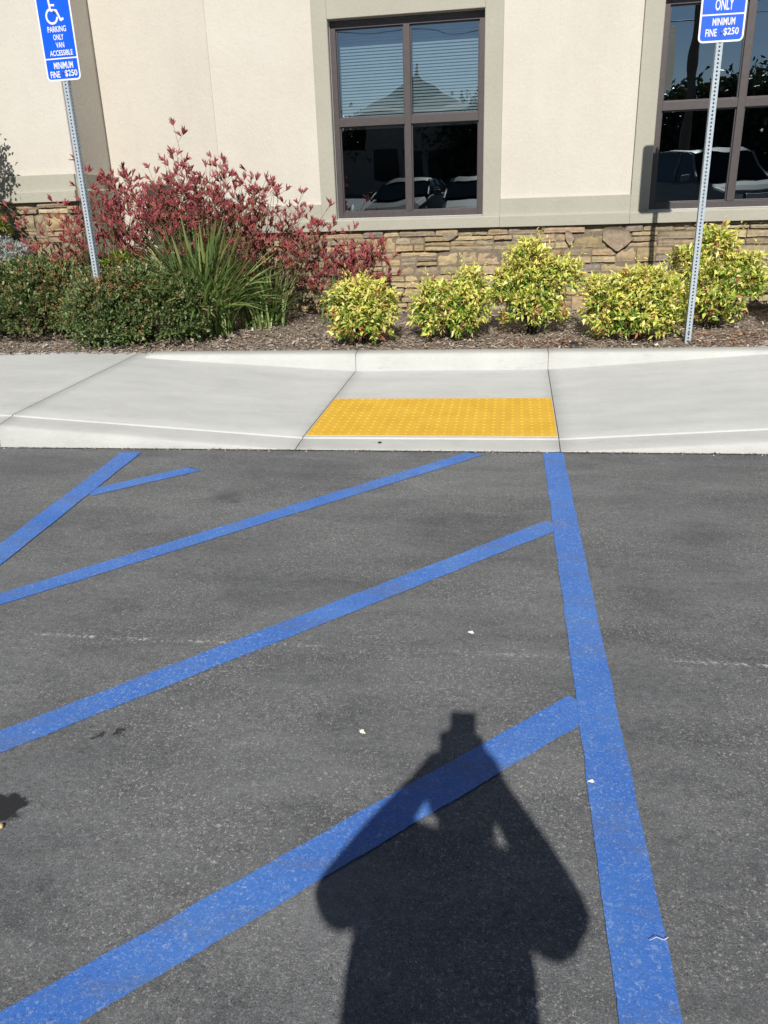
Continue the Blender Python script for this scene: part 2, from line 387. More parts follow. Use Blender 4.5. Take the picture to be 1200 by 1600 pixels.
def stripe(p, q, wd, z, capskew=0.):
    p = Vector((*p, 0)); q = Vector((*q, 0)); d = (q-p); L = d.length; d.normalize(); nrm = Vector((-d.y, d.x, 0))
    n = int(L/.010); mb = MB(); vs = []; fs = []
    for i in range(n+1):
        t = i/n; c = p+d*L*t
        for sd_ in (-1, 1):
            j = (noise.noise(Vector((c.x*7+sd_*7, c.y*7, 3)))*.004+noise.noise(Vector((c.x*45+sd_*7, c.y*45, 3)))*.0016+noise.noise(Vector((c.x*110+sd_*7, c.y*110, 3)))*.0014)
            e = 0
            if i == n: e = capskew*sd_*wd/2 + random.uniform(-.004, .004)
            vs.append(c+nrm*sd_*(wd/2+j)+d*e+Vector((0, 0, z)))
    fs = [(2*i, 2*i+2, 2*i+3, 2*i+1) for i in range(n)]
    mb.add(vs, fs); return struct(mb.build('blue_parking_line', M['paint']))
stripe((.277, -1.2), (.361, 4.585), .116, .0045)                 # right edge of the access aisle
stripe((-1.99, -1.2), (-2.235, 4.51), .128, .0045)                # left edge
stripe((-2.15, 3.78), (-1.71, 4.205), .112, .003, -.3)
stripe((-2.17, 2.29), (-.094, 4.555), .108, .003, -.35)
stripe((-2.13, .955), (.30, 3.475), .110, .003)
stripe((-2.05, -.265), (.29, 2.055), .116, .003)

def lump(name, loc, r, mat, seed, flat=.6):
    bm = bmesh.new(); bmesh.ops.create_icosphere(bm, subdivisions=2, radius=r)
    for v_ in bm.verts:
        v_.co *= 1+.35*noise.noise(v_.co*(1.2/r)+Vector((seed, 0, 0))); v_.co.z *= flat
    me = bpy.data.meshes.new(name); bm.to_mesh(me); bm.free()
    o = link(name, me, mat); o.location = (loc[0], loc[1], loc[2]+r*flat*.6); return o
tag(lump('pebble', (-1.19, 1.405, .004), .008, M['pebble'], 3), 'small amber pebble lying on the dark oil stain', 'pebble')
def scrap(x, y, r, label, seed):
    mb = MB(); n = 9; vs = [(x, y, .012)]
    for i in range(n):
        a = 2*math.pi*i/n; rr = r*(.5+.8*abs(noise.noise(Vector((seed+i*1.7, 2, 1)))*2)); vs.append((x+rr*math.cos(a), y+rr*.8*math.sin(a), .006+.012*abs(noise.noise(Vector((seed, i*2.3, 0))))))
    vs2 = [(a, b, c-.003) for a, b, c in vs]
    mb.add(vs, [(0, 1+i, 1+(i+1) % n) for i in range(n)]); mb.add(vs2, [(0, 1+(i+1) % n, 1+i) for i in range(n)])
    tag(mb.build('paper_scrap', M['paper']), label, 'litter')
scrap(-.353, 1.86, .011, 'white crumpled scrap on the bare asphalt left of the phone shadow', 1)
scrap(-.057, 2.445, .010, 'white torn scrap on the asphalt beyond the phone shadow, farther of the two', 5)
tw = MB(); tw.tube([(.335, 1.232, .012), (.350, 1.238, .016), (.365, 1.236, .012), (.374, 1.244, .011)], .0008, 4); tag(tw.build('twig', M['paper'], None, None), 'thin pale twig lying across the long blue line near the bottom', 'twig')
scrap(.272, 1.708, .009, 'tiny white scrap stuck on the long straight blue line', 9)

# ------------------------------------------------------------------ sidewalk, kerbs, ramp
JX = [(-14, -14), (-8.2, -8.0), (-3.16, -3.035), (-1.195, -1.112), (.407, .429), (2.75, 2.35), (6.2, 6.2), (12, 12)]   # front x, rear x
ZG = [.17, .17, .17, .030, .032, .17, .17, .17]
ZR = [.25, .25, .255, .130, .137, .262, .262, .262]
def colgrid():
    cols = []                                   # (xf, xr, zg, zr, isjoint)
    for i in range(len(JX)-1):
        a, b = JX[i], JX[i+1]; n = max(4, int((b[0]-a[0])/.12))
        e = .003
        for k in range(n+1):
            t = k/n
            xf = a[0]+(b[0]-a[0])*t; xr = a[1]+(b[1]-a[1])*t
            if k == 0: xf += e; xr += e
            if k == n: xf -= e; xr -= e
            cols.append((xf, xr, ZG[i]+(ZG[i+1]-ZG[i])*t, ZR[i]+(ZR[i+1]-ZR[i])*t, 0))
        if i < len(JX)-2: cols.append((b[0], b[1], ZG[i+1], ZR[i+1], 1))
    return cols
COLS = colgrid()
def surf(c, y):
    t = (y-4.77)/(6.37-4.77); return (c[0]+(c[1]-c[0])*t, c[2]+(c[3]-c[2])*t)
def strip_mesh(name, rows, mat, cols=COLS, drop=.012):
    mb = MB(); nr = len(rows); vs = []; fs = []
    for c in cols:
        for rw in rows:
            x, y, z = rw(c); vs.append((x, y, z-(drop if c[4] else 0)))
    mb.add(vs, [])
    for i in range(len(cols)-1):
        jm = 1 if (cols[i][4] or cols[i+1][4]) else 0
        for k in range(nr-1):
            a = i*nr+k; mb.f.append((a, a+nr, a+nr+1, a+1)); mb.mi.append(jm); mb.sm.append(not jm)
    return struct(mb.build(name, [mat, M['joint']]))
def row(y, dz=0., abs_=None):
    def g(c):
        x, z = surf(c, y); return (x, y, (z+dz) if abs_ is None else abs_)
    return g
def kerbrow(y, k):
    def g(c):
        x, z = surf(c, 4.77); return (x, y, max(.0, c[2]*1.0-.03)*k + (c[2]-max(0., c[2]-.03))*0)
    return g
kr = lambda y, f: (lambda c: (surf(c, y)[0], y+noise.noise(Vector((c[0]*6, y, 0)))*.0015, f(c[2])))
front_rows = [kr(4.598, lambda z: -.02), kr(4.602, lambda z: max(.003, (z-.03)*.3)), kr(4.608, lambda z: max(.005, (z-.03)*.85)), kr(4.618, lambda z: max(.008, z-.032)), kr(4.635, lambda z: max(.011, z-.025)), kr(4.70, lambda z: z-.0145 if z > .04 else .019), kr(4.768, lambda z: z-.006)]
strip_mesh('front_kerb', front_rows, M['kerb'])
rows = [row(4.768, -.012), row(4.772, 0), row(4.78, .003)]+[row(4.78+(6.9-4.78)*k/14., .003) for k in range(1, 15)]
strip_mesh('sidewalk', rows, M['walk'])
# rear kerb along the planter, from the left end rounded up at x = -2.93
def rear_rows():
    cols = []
    for c in COLS:
        if surf(c, 6.4)[0] > -2.86: cols.append(c)
    xs = [-2.95, -2.93, -2.90, -2.87]
    pre = [(x, x, .17, .25, 0) for x in xs]
    allc = pre+cols
    def top(c):
        x = surf(c, 6.4)[0] if c[2] != .17 or c in cols else c[0]
        k = min(1, max(0, (x+2.955)/.08)); k = k*k*(3-2*k); return .235+(.272-.235)*k+.004*min(1, max(0, (-x-1)/1.5))
    def rr(y, f):
        def g(c):
            x = c[0] if c in pre else surf(c, 6.4)[0]; return (x, y+noise.noise(Vector((x*5, y*3, 1)))*.002, f(top(c)))
        return g
    rws = [rr(6.365, lambda z: .05), rr(6.368, lambda z: z-.06), rr(6.376, lambda z: z-.020), rr(6.386, lambda z: z-.006), rr(6.402, lambda z: z), rr(6.525, lambda z: z+.004), rr(6.538, lambda z: z-.004), rr(6.545, lambda z: .05)]
    return strip_mesh('planter_kerb', rws, M['kerb'], allc, .009)
rear_rows()

def gap():
    mb = MB(); vs = []; n = 900
    for i in range(n+1):
        x = -12+24*i/n; vs += [(x, 4.582+.008*noise.noise(Vector((x*9, 0, 0)))+.005*noise.noise(Vector((x*40, 1, 0))), .0025), (x, 4.601, .0025)]
    mb.add(vs, [(2*i, 2*i+2, 2*i+3, 2*i+1) for i in range(n)]); struct(mb.build('kerb_joint', M['tar']))
    n = 1100; x = rng.uniform(-4.2, 2.4, n); P = np.stack([x, 4.585+rng.normal(size=n)*.012, np.full(n, .006)], 1); P[:, 1] = P[:, 1].clip(4.54, 4.6)
    a = rng.uniform(0, 6.28, n); V, Fc = leaves(P, np.stack([np.cos(a), np.sin(a), rng.normal(size=n)*.3], 1), rng.uniform(.006, .018, n), rng.uniform(.004, .009, n), up=np.tile([0, 0, 1.], (n, 1)))
    stuff(np_mesh('gutter_grit', V, Fc, np.repeat(pick([(.40, .36, .30), (.25, .20, .15), (.55, .52, .46), (.30, .16, .10)], [3, 2, 2, 1], n), 5, 0), M['chip']), 'grit and dry crumbs gathered along the foot of the kerb', 'grit')
gap()
def zs(x, y):
    "height of the walk near the ramp"
    pts = [surf(c, y) for c in COLS if not c[4]]; xs = [p[0] for p in pts]; return float(np.interp(x, xs, [p[1] for p in pts]))
# yellow tactile panel with raised domes
def tactile():
    root = empty('tactile_paving', (-.38, 5.19, zs(-.38, 5.19)))
    base = MB(); y0, y1 = 4.806, 5.588
    xl = lambda y: -1.195+.083*(y-4.77)/1.6+.014; xr = lambda y: .407+.022*(y-4.77)/1.6-.009
    L = Vector(root.location)
    nx, ny = 26, 13
    def P(u, v_, dz=0):
        y = y0+(y1-y0)*v_; x = xl(y)+(xr(y)-xl(y))*u; return Vector((x, y, zs(x, y)+.003+.005+dz))-L
    vs = [P(0, 0), P(1, 0), P(1, 1), P(0, 1)]+[P(0, 0, -.02), P(1, 0, -.02), P(1, 1, -.02), P(0, 1, -.02)]
    base.add(vs, [(0, 1, 2, 3), (0, 4, 5, 1), (1, 5, 6, 2), (2, 6, 7, 3), (3, 7, 4, 0)])
    base.build('base_plate', M['yellow'], root)
    dm = MB()
    for i in range(nx):
        for j in range(ny):
            c = P((i+.5)/nx, (j+.5)/ny, .0002); vs = []
            for rr, h in ((.0135, 0), (.0115, .0035), (.0062, .0055)):
                for k in range(8):
                    a = math.pi*k/4; vs.append(c+Vector((rr*math.cos(a), rr*math.sin(a), h)))
            fs = [(8*l+k, 8*l+(k+1) % 8, 8*l+8+(k+1) % 8, 8*l+8+k) for l in range(2) for k in range(8)]+[tuple(range(16, 24))]
            dm.add(vs, fs, smooth=False)
    o = dm.build('dome_grid', M['yellow'], root)
    for (va, vb) in ((1.004, 1.022), (-.022, -.004)):
        sl = MB(); sl.add([P(0, va, -.003), P(1, va, -.003), P(1, vb, -.003), P(0, vb, -.003)], [(0, 1, 2, 3)])
        sl.build('sealant_strip', M['sealant'], root)
    tag(root, 'yellow tactile panel of raised domes set in the kerb ramp', 'tactile paving')
tactile()
tag(lump('pebble', (-.69, 4.70, .022), .012, M['black'], 8, .35), 'dark flat pebble on the kerb lip below the yellow panel', 'pebble')

# ------------------------------------------------------------------ planter soil and mulch
def soilz(x, y):
    e = 6.5 if x < -2.95 else 6.54
    t = min(1, max(0, (y-e)/1.9)); z = .245+.03*min(1, (y-e)/.12 if y > e else 0)+.075*t
    return z+.018*noise.noise(Vector((x*2.1, y*2.1, 0)))+.008*noise.noise(Vector((x*9, y*9, 5)))
def soil():
    mb = MB(); xs = np.arange(-14, 12.01, .1); n = 24; vs = []
    for x in xs:
        e = 6.497 if x < -2.95 else 6.54
        for k in range(n+1):
            y = e+(8.95-e)*k/n; vs.append((x, y, soilz(x, y) if k else .245))
    fs = [(i*(n+1)+k, (i+1)*(n+1)+k, (i+1)*(n+1)+k+1, i*(n+1)+k+1) for i in range(len(xs)-1) for k in range(n)]
    mb.add(vs, fs, smooth=True); struct(mb.build('planter_soil', M['soil']))
soil()
def chips():
    n = 30000
    x = rng.uniform(-5.6, 3.2, n); y = 6.5+2.0*rng.random(n)**1.4
    y = np.where(x > -2.95, np.maximum(y, 6.56+.02*rng.random(n)), y)
    z = np.array([soilz(a, b) for a, b in zip(x, y)])+rng.random(n)*.016+.003
    P = np.stack([x, y, z], 1); a = rng.uniform(0, 2*math.pi, n)
    Dr = np.stack([np.cos(a), np.sin(a), rng.normal(size=n)*.28], 1)
    L = rng.gamma(4, .0064, n).clip(.010, .055); Wd = L*rng.uniform(.16, .38, n)
    T = np.array([(-.5, 0, 0), (.5, .05, .03), (0, .5, .09), (-.45, .95, 0), (.5, 1, -.03)], float)
    FT = np.array([(0, 1, 2), (0, 2, 3), (1, 4, 2), (2, 4, 3)])
    up = np.tile([0, 0, 1.], (n, 1)); X = unit(np.cross(Dr, up+rng.normal(size=(n, 3))*.25)); Dn = unit(Dr); Z = np.cross(X, Dn)
    V = P[:, None]+T[None, :, 0, None]*Wd[:, None, None]*X[:, None]+T[None, :, 1, None]*L[:, None, None]*Dn[:, None]+T[None, :, 2, None]*L[:, None, None]*Z[:, None]
    Fc = (FT[None]+5*np.arange(n)[:, None, None]).reshape(-1, 3)
    col = pick([(.43, .365, .305), (.32, .265, .215), (.58, .51, .45), (.18, .145, .115), (.41, .28, .20)], [4, 4, 2.2, 2, 1], n, .18)
    stuff(np_mesh('bark_mulch', V.reshape(-1, 3), Fc, np.repeat(col, 5, 0), M['chip']), 'brown bark chip mulch covering the planting bed', 'mulch')
    n = 420
    P = np.stack([rng.uniform(1.45, 2.6, n), rng.uniform(6.57, 7.0, n)**1., np.zeros(n)], 1)
    k = rng.random(n) < .3; P[k, 0] = rng.uniform(.1, .75, k.sum()); P[k, 1] = rng.uniform(6.57, 6.8, k.sum())
    P[:, 2] = [soilz(a, b)+.016 for a, b in P[:, :2]]; P[:, 2] += rng.random(n)*.012
    a = rng.uniform(0, 6.28, n); Dr = np.stack([np.cos(a), np.sin(a), rng.normal(size=n)*.3], 1)
    V, Fc = leaves(P, Dr, rng.uniform(.022, .045, n), rng.uniform(.012, .02, n), up=np.tile([0, 0, 1.], (n, 1)))
    col = pick([(.42, .17, .09), (.34, .20, .12), (.50, .30, .18), (.25, .10, .06)], [3, 3, 1.5, 1], n)
    stuff(np_mesh('leaf_litter', V, Fc, np.repeat(col, 5, 0), M['leaf']), 'dry rust brown fallen leaves around the right sign post', 'leaf litter')
chips()

# ------------------------------------------------------------------ building
bld = empty('building', W(0, 0, 0))
def wb(mb, name, mat, parent=bld, bev=0.004):
    L = Vector(parent.matrix_world.translation) if parent is not bld else Vector(bld.location)
    mb.v = [tuple(Vector(v_)-Vector(bld.location)) for v_ in mb.v]
    return mb.build(name, mat, parent, bev)
ZT = 5.2
def stucco_wall():
    mb = MB(); o0, o1 = -.2, 0.
    segs = [(-3.25, -2.04), (-.565, .985), (2.46, 6.5)]
    for a, b in segs: wbox(mb, a, b, o0, o1, .1, ZT)
    for a, b in ((-2.04, -.565), (.985, 2.46)):
        wbox(mb, a, b, o0, o1, .1, 1.262); wbox(mb, a, b, o0, o1, 3.01, ZT)
    wb(mb, 'stucco_wall', M['stucco'], bev=0)
    mb = MB(); wbox(mb, -4.44, -3.245, -.19, .009, .1, ZT-.01); wb(mb, 'stucco_pier', M['stucco2'], bev=.012)
    mb = MB(); wbox(mb, -10, -4.45, -.2, .70, .1, ZT+.01); wb(mb, 'stucco_bay', M['stucco'], bev=.012)
    mb = MB(); wbox(mb, -10.3, 6.8, -7, 1.1, ZT+.02, ZT+.3); wb(mb, 'roof', M['roof'], bev=.01)
    mb = MB(); wbox(mb, 6.3, 6.5, -6.8, -.21, .1, ZT-.02); wbox(mb, -10, -9.8, -6.8, -.21, .1, ZT-.02); wbox(mb, -10, 6.5, -7, -6.81, .1, ZT-.02)
    wb(mb, 'rear_wall', M['stucco'], bev=0)
stucco_wall()
def profile_band(mb, s0, s1, zb, zm, zt, o, ends=True):
    "lower sill course with a sloped top plus the flat band above it, extruded along the wall"
    pr = [(o-.02, zb), (o+.072, zb), (o+.072, zm-.008), (o+.062, zm), (o+.042, zm+.004), (o+.040, zt), (o-.02, zt)]
    vs = [W(s0, a, b) for a, b in pr]+[W(s1, a, b) for a, b in pr]; n = len(pr)
    mb.add(vs, [tuple(range(n)), tuple(reversed(range(n, 2*n)))]+[(i, i+n, (i+1) % n+n, (i+1) % n) for i in range(n)])
def sill_only(mb, s0, s1, zb, zm):
    pr = [(-.02, zb), (.072, zb), (.072, zm-.008), (.060, zm+.002), (-.02, zm+.012)]
    vs = [W(s0, a, b) for a, b in pr]+[W(s1, a, b) for a, b in pr]; n = len(pr)
    mb.add(vs, [tuple(range(n)), tuple(reversed(range(n, 2*n)))]+[(i, i+n, (i+1) % n+n, (i+1) % n) for i in range(n)])
def trims():
    mb = MB()
    for a, b in ((-3.251, -2.19), (-.40, .82), (2.625, 6.5)): profile_band(mb, a, b, 1.145, 1.252, 1.405, 0)
    for a, b in ((-2.189, -.401), (.821, 2.624)): sill_only(mb, a, b, 1.146, 1.251)
    wb(mb, 'sill_band', M['trim'], bev=.004)
    for a, b, c, d_ in ((-2.19, -2.04, -.565, -.40), (.82, .985, 2.46, 2.625)):
        mb = MB(); wbox(mb, a, b, -.02, .043, 1.2535, 3.30); wbox(mb, c, d_, -.02, .043, 1.2535, 3.30); wbox(mb, b+.0005, c-.0005, -.02, .0425, 3.01, 3.299)
        # inner reveal of the opening
        wbox(mb, b-.012, b+.004, -.19, .038, 1.262, 3.009); wbox(mb, c-.004, c+.012, -.19, .038, 1.262, 3.009)
        wb(mb, 'window_surround', M['trim'], bev=.004)
    mb = MB(); profile_band(mb, -10, -4.45, 1.51, 1.612, 1.757, .70)
    # the same band returning along the side of the bay
    pr = [(-.02, 1.51), (.072, 1.51), (.072, 1.604), (.062, 1.612), (.042, 1.616), (.040, 1.757), (-.02, 1.757)]
    n = len(pr)
    for oa, ob in ((.699, .037),):
        vs = [W(-4.45+a, oa+.0725*(a > .05)+.041*(.03 < a <= .05), b) for a, b in pr]+[W(-4.45+a, ob, b) for a, b in pr]
        mb.add(vs, [tuple(range(n)), tuple(reversed(range(n, 2*n)))]+[(i, i+n, (i+1) % n+n, (i+1) % n) for i in range(n)])
    wb(mb, 'bay_band', M['trim'], bev=.004)
trims()

def stones():
    mb = MB()
    pal = [(.40, .305, .175), (.43, .335, .195), (.36, .28, .165), (.46, .365, .225), (.33, .27, .18), (.40, .295, .185), (.31, .25, .165)]
    purple = (.27, .225, .185)
    def stone(fn, s0, s1, z0f, z1f, dep, col, seed, sl=0., sr=0.):
        nx = max(4, int((s1-s0)/.022)); nz = max(3, int((z1f(s0)-z0f(s0))/.02)); g = []
        g_in = .0045
        for i in range(nx+1):
            for k in range(nz+1):
                u = i/nx; v_ = k/nz
                zz0 = z0f(s0+(s1-s0)*u)+g_in; zz1 = z1f(s0+(s1-s0)*u)-g_in
                a = s0+g_in+sl*(v_-.5); b = s1-g_in+sr*(v_-.5)
                s_ = a+(b-a)*u; z_ = zz0+(zz1-zz0)*v_
                ex = min(u*nx, (1-u)*nx, 1); ez = min(v_*nz, (1-v_)*nz, 1)
                e = min(ex, ez)
                p = Vector((s_*1., z_*3., seed))
                d_ = dep+.014*noise.noise(p*7)+.008*noise.noise(p*19)+.004*noise.noise(p*45)
                # split-face ledge: upper part slopes back a little
                d_ += .006*math.sin((v_+noise.noise(Vector((s_*4, seed, 2)))*.3)*5)
                if e < 1: d_ -= .008+.006*abs(noise.noise(p*23)); s_ += .003*noise.noise(p*31); z_ += .003*noise.noise(p*37)
                g.append(fn(s_, max(d_, .006), z_))
        n1 = nz+1; vs = list(g); fs = [(i*n1+k, (i+1)*n1+k, (i+1)*n1+k+1, i*n1+k+1) for i in range(nx) for k in range(nz)]
        # skirt back to the wall
        rim = [i*n1 for i in range(nx+1)]+[nx*n1+k for k in range(1, n1)]+[i*n1+nz for i in range(nx-1, -1, -1)]+[k for k in range(nz-1, 0, -1)]
        b0 = len(vs)
        for q in rim:
            i, k = divmod(q, n1); u = i/nx; v_ = k/nz
            zz0 = z0f(s0+(s1-s0)*u)+g_in; zz1 = z1f(s0+(s1-s0)*u)-g_in; a = s0+g_in+sl*(v_-.5); b = s1-g_in+sr*(v_-.5)
            vs.append(fn(a+(b-a)*u, -.01, zz0+(zz1-zz0)*v_))
        m_ = len(rim)
        fs += [(rim[j], rim[(j+1) % m_], b0+(j+1) % m_, b0+j) for j in range(m_)]
        bb = random.uniform(.82, 1.12); c = tuple(x*bb*k for x, k in zip(col, (1, random.uniform(.97, 1.02), random.uniform(.93, 1.06))))
        mb.add(vs, fs, c, smooth=True)
    def field(fn, s0, s1, z0, z1, seed):
        rnd = random.Random(seed)
        specials = []
        if seed == 1: specials = [(-.98, -.80, 1.03, 1.13, purple), (.58, .88, .89, 1.12, (.345, .275, .19)), (.23, .33, .95, 1.10, (.30, .24, .18))]
        # blocks: tall bands split into 1-3 thin courses, irregularly
        z = z0; bands = []
        while z < z1-.02:
            h = rnd.choice([.09, .11, .125, .14, .16]); h = min(h, z1-z)
            if z1-(z+h) < .05: h = z1-z
            bands.append((z, z+h)); z += h
        def wav(zc, k):
            if zc <= z0+.001 or zc >= z1-.001: return lambda s_: zc
            return lambda s_: zc+.0075*noise.noise(Vector((s_*3.2, zc*40, k)))+.003*noise.noise(Vector((s_*14, zc*40, k)))
        for (a, b) in bands:
            s_ = s0
            while s_ < s1-.001:
                L = rnd.uniform(.16, .46); e = min(s_+L, s1)
                if s1-e < .1: e = s1
                blocked = False
                for q in specials:
                    if q[0] < e and q[1] > s_ and q[2] < b and q[3] > a: blocked = q
                ncs = rnd.choices([1, 2, 3], [2.0, 5, 2.2 if b-a > .11 else .4])[0] if b-a > .09 else rnd.choice([1, 1, 2])
                cuts = [a]+[a+(b-a)*(k+rnd.uniform(-.13, .13))/ncs for k in range(1, ncs)]+[b]
                for k in range(ncs):
                    lo = wav(cuts[k], 2) if k == 0 else wav(cuts[k], s_*7+k); hi = wav(cuts[k+1], 2) if k == ncs-1 else wav(cuts[k+1], s_*7+k+1)
                    # split the thin course lengthwise now and then
                    xs = [s_, e]
                    if e-s_ > .24 and rnd.random() < .55: xs = [s_, s_+(e-s_)*rnd.uniform(.3, .7), e]
                    for j in range(len(xs)-1):
                        sl = rnd.choice([0, 0, rnd.uniform(-.03, .03)]) if 0 < j else 0
                        stone(fn, xs[j], xs[j+1], lo, hi, rnd.choice([.016, .022, .03, .038, .047, .056]), rnd.choice(pal) if rnd.random() > .05 else purple, rnd.random()*50, sl, 0)
                s_ = e
        for q in specials:
            mz = (q[2]+q[3])/2; hz = (q[3]-q[2])/2; ms = (q[0]+q[1])/2; hs = (q[1]-q[0])/2
            def lo(s_, mz=mz, hz=hz, ms=ms, hs=hs): return mz-hz*max(.05, (1-abs((s_-ms)/hs)**1.15))
            def hi(s_, mz=mz, hz=hz, ms=ms, hs=hs): return mz+hz*max(.10, (1-abs((s_-ms+.02)/hs)**7))
            stone(fn, q[0], q[1], lo, hi, .058, q[4], rnd.random()*50)
    field(lambda s_, o, z: W(s_, o, z), -3.25, 4.2, .22, 1.142, 1)
    field(lambda s_, o, z: W(s_, o+.70, z), -8.2, -4.46, .22, 1.506, 2)
    wb(mb, 'stone_wainscot', M['stone'], bev=None)
    mb = MB(); wbox(mb, -3.25, 6.5, -.02, .012, .1, 1.1425); wbox(mb, -10, -4.451, .69, .712, .1, 1.508); wb(mb, 'mortar_bed', M['mortar'], bev=0)
stones()

def window(s0, s1, with_blinds):
    root_v = bld
    z0, z1 = 1.262, 3.01; sm = (s0+s1)/2
    fr = MB(); oa, ob = -.105, -.045
    fw = .058
    wbox(fr, s0+.006, s0+fw, oa, ob, z0, z1-.012); wbox(fr, s1-fw, s1-.006, oa, ob, z0, z1-.012)
    wbox(fr, s0+fw, s1-fw, oa, ob, z0, z0+fw); wbox(fr, s0+fw, s1-fw, oa, ob, z1-fw-.012, z1-.012)
    wbox(fr, sm-.031, sm+.031, oa, ob+.004, z0+fw, z1-fw-.012)
    zr = 2.142
    wbox(fr, s0+fw, sm-.031, oa, ob-.001, zr-.036, zr+.036); wbox(fr, sm+.031, s1-fw, oa, ob-.001, zr-.036, zr+.036)
    # glazing beads
    for a, b in ((s0+fw, sm-.031), (sm+.031, s1-fw)):
        for c, d_ in ((z0+fw, zr-.036), (zr+.036, z1-fw-.012)):
            k = .011
            wbox(fr, a, a+k, oa+.01, ob-.022, c, d_); wbox(fr, b-k, b, oa+.01, ob-.022, c, d_)
            wbox(fr, a+k, b-k, oa+.01, ob-.0225, c, c+k); wbox(fr, a+k, b-k, oa+.01, ob-.0225, d_-k, d_)
    win = wb(fr, 'window', M['frame'], bev=.002)
    def sub(mb, name, mat, bev=0):
        mb.v = [tuple(Vector(v_)-Vector(bld.location)) for v_ in mb.v]; return mb.build(name, mat, win, bev)
    g = MB()
    for a, b in ((s0+fw, sm-.031), (sm+.031, s1-fw)):
        for c, d_ in ((z0+fw, zr-.036), (zr+.036, z1-fw-.012)):
            tl = .0095*(d_-c)                       # panes lean out a touch at the top
            g.add([W(a, -.081-tl, c), W(b, -.081-tl, c), W(b, -.081+tl, d_), W(a, -.081+tl, d_)], [(0, 1, 2, 3)])
    sub(g, 'glass_pane', M['glass'])
    c_ = MB(); wbox(c_, s0+.0042, s0+.0058, -.10, -.03, z0+.002, z1-.013); wbox(c_, s0+.006, s1-.006, ob-.004, .0, z0-.006, z0+.0035)
    sub(c_, 'sill_flashing', M['white'])
    if with_blinds:
        for a, b in ((s0+fw-.01, sm-.012), (sm+.012, s1-fw+.01)):
            bl = MB(); z = zr-.035
            while z < z1-.02:
                bl.add([W(a, -.205, z), W(b, -.205, z), W(b, -.214, z+.012), W(a, -.214, z+.012), W(a, -.205-.011, z+.0225), W(b, -.205-.011, z+.0225)], [(0, 1, 2, 3), (3, 2, 5, 4)])
                z += .0275
            wbox(bl, a, b, -.222, -.196, zr-.055, zr-.04)
            sub(bl, 'blind', M['blind'])
window(-2.04, -.565, True); window(.985, 2.46, False)
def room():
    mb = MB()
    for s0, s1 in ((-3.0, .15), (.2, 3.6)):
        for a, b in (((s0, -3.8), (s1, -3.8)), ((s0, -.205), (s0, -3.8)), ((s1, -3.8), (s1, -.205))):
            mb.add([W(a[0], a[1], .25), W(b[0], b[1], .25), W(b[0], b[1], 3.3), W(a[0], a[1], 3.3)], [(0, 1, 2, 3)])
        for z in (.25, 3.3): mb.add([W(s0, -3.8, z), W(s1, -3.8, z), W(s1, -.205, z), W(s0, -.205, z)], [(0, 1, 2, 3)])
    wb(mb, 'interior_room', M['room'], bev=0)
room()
tag(bld, 'cream stucco building with two dark gridded windows above a ledge stone base', 'building')
# small white clip on the inside corner of the left window sill
mb = MB(); mb.tube([W(-1.90, -.13, 1.30), W(-1.90, -.13, 1.375), W(-1.90, -.13, 1.395)], [.014, .014, .006], 10)
tag(mb.build('bottle', M['signw']), 'small white bottle standing inside the left window corner', 'bottle')
mb = MB(); wbox(mb, -2.03, -1.75, -.3, -.11, 1.26, 1.30); 
tag(mb.build('window_shelf', M['room']), 'dark ledge inside the left window holding a white bottle', 'shelf')

# ------------------------------------------------------------------ signs
def text_mesh(st, cx, cz, wd, ht, y):
    cv = bpy.data.curves.new('t', 'FONT'); cv.body = st; cv.size = 1; cv.resolution_u = 3
    cv.offset = .018
    to = bpy.data.objects.new('t', cv); C.objects.link(to)
    dg = bpy.context.evaluated_depsgraph_get(); dg.update()
    me = bpy.data.meshes.new_from_object(to.evaluated_get(dg))
    V = np.array([v_.co[:] for v_ in me.vertices]); Fs = [tuple(p.vertices) for p in me.polygons]
    bpy.data.objects.remove(to); bpy.data.curves.remove(cv); bpy.data.meshes.remove(me)
    mn, mx = V.min(0), V.max(0); V[:, 0] = (V[:, 0]-(mn[0]+mx[0])/2)/(mx[0]-mn[0])*wd+cx; V[:, 1] = (V[:, 1]-(mn[1]+mx[1])/2)/(mx[1]-mn[1])*ht+cz
    return [(a, y, b) for a, b, _ in V], Fs
def rrect(w_, h, r_, n=6):
    pts = []
    for cx, cz, a0 in ((w_/2-r_, r_, -90), (w_/2-r_, h-r_, 0), (-w_/2+r_, h-r_, 90), (-w_/2+r_, r_, 180)):
        for k in range(n+1):
            a = R(a0+90*k/n); pts.append((cx+r_*math.cos(a), cz+r_*math.sin(a)))
    return pts
def stroke(mb, pts, wd, y):
    for i in range(len(pts)-1):
        p = Vector(pts[i]); q = Vector(pts[i+1]); d_ = (q-p).normalized(); nn = Vector((-d_.y, d_.x))*wd/2
        e = d_*wd*.18
        vs = [p-e-nn, q+e-nn, q+e+nn, p-e+nn]; mb.add([(a.x, y-.00002*i, a.y) for a in vs], [(0, 1, 2, 3)])
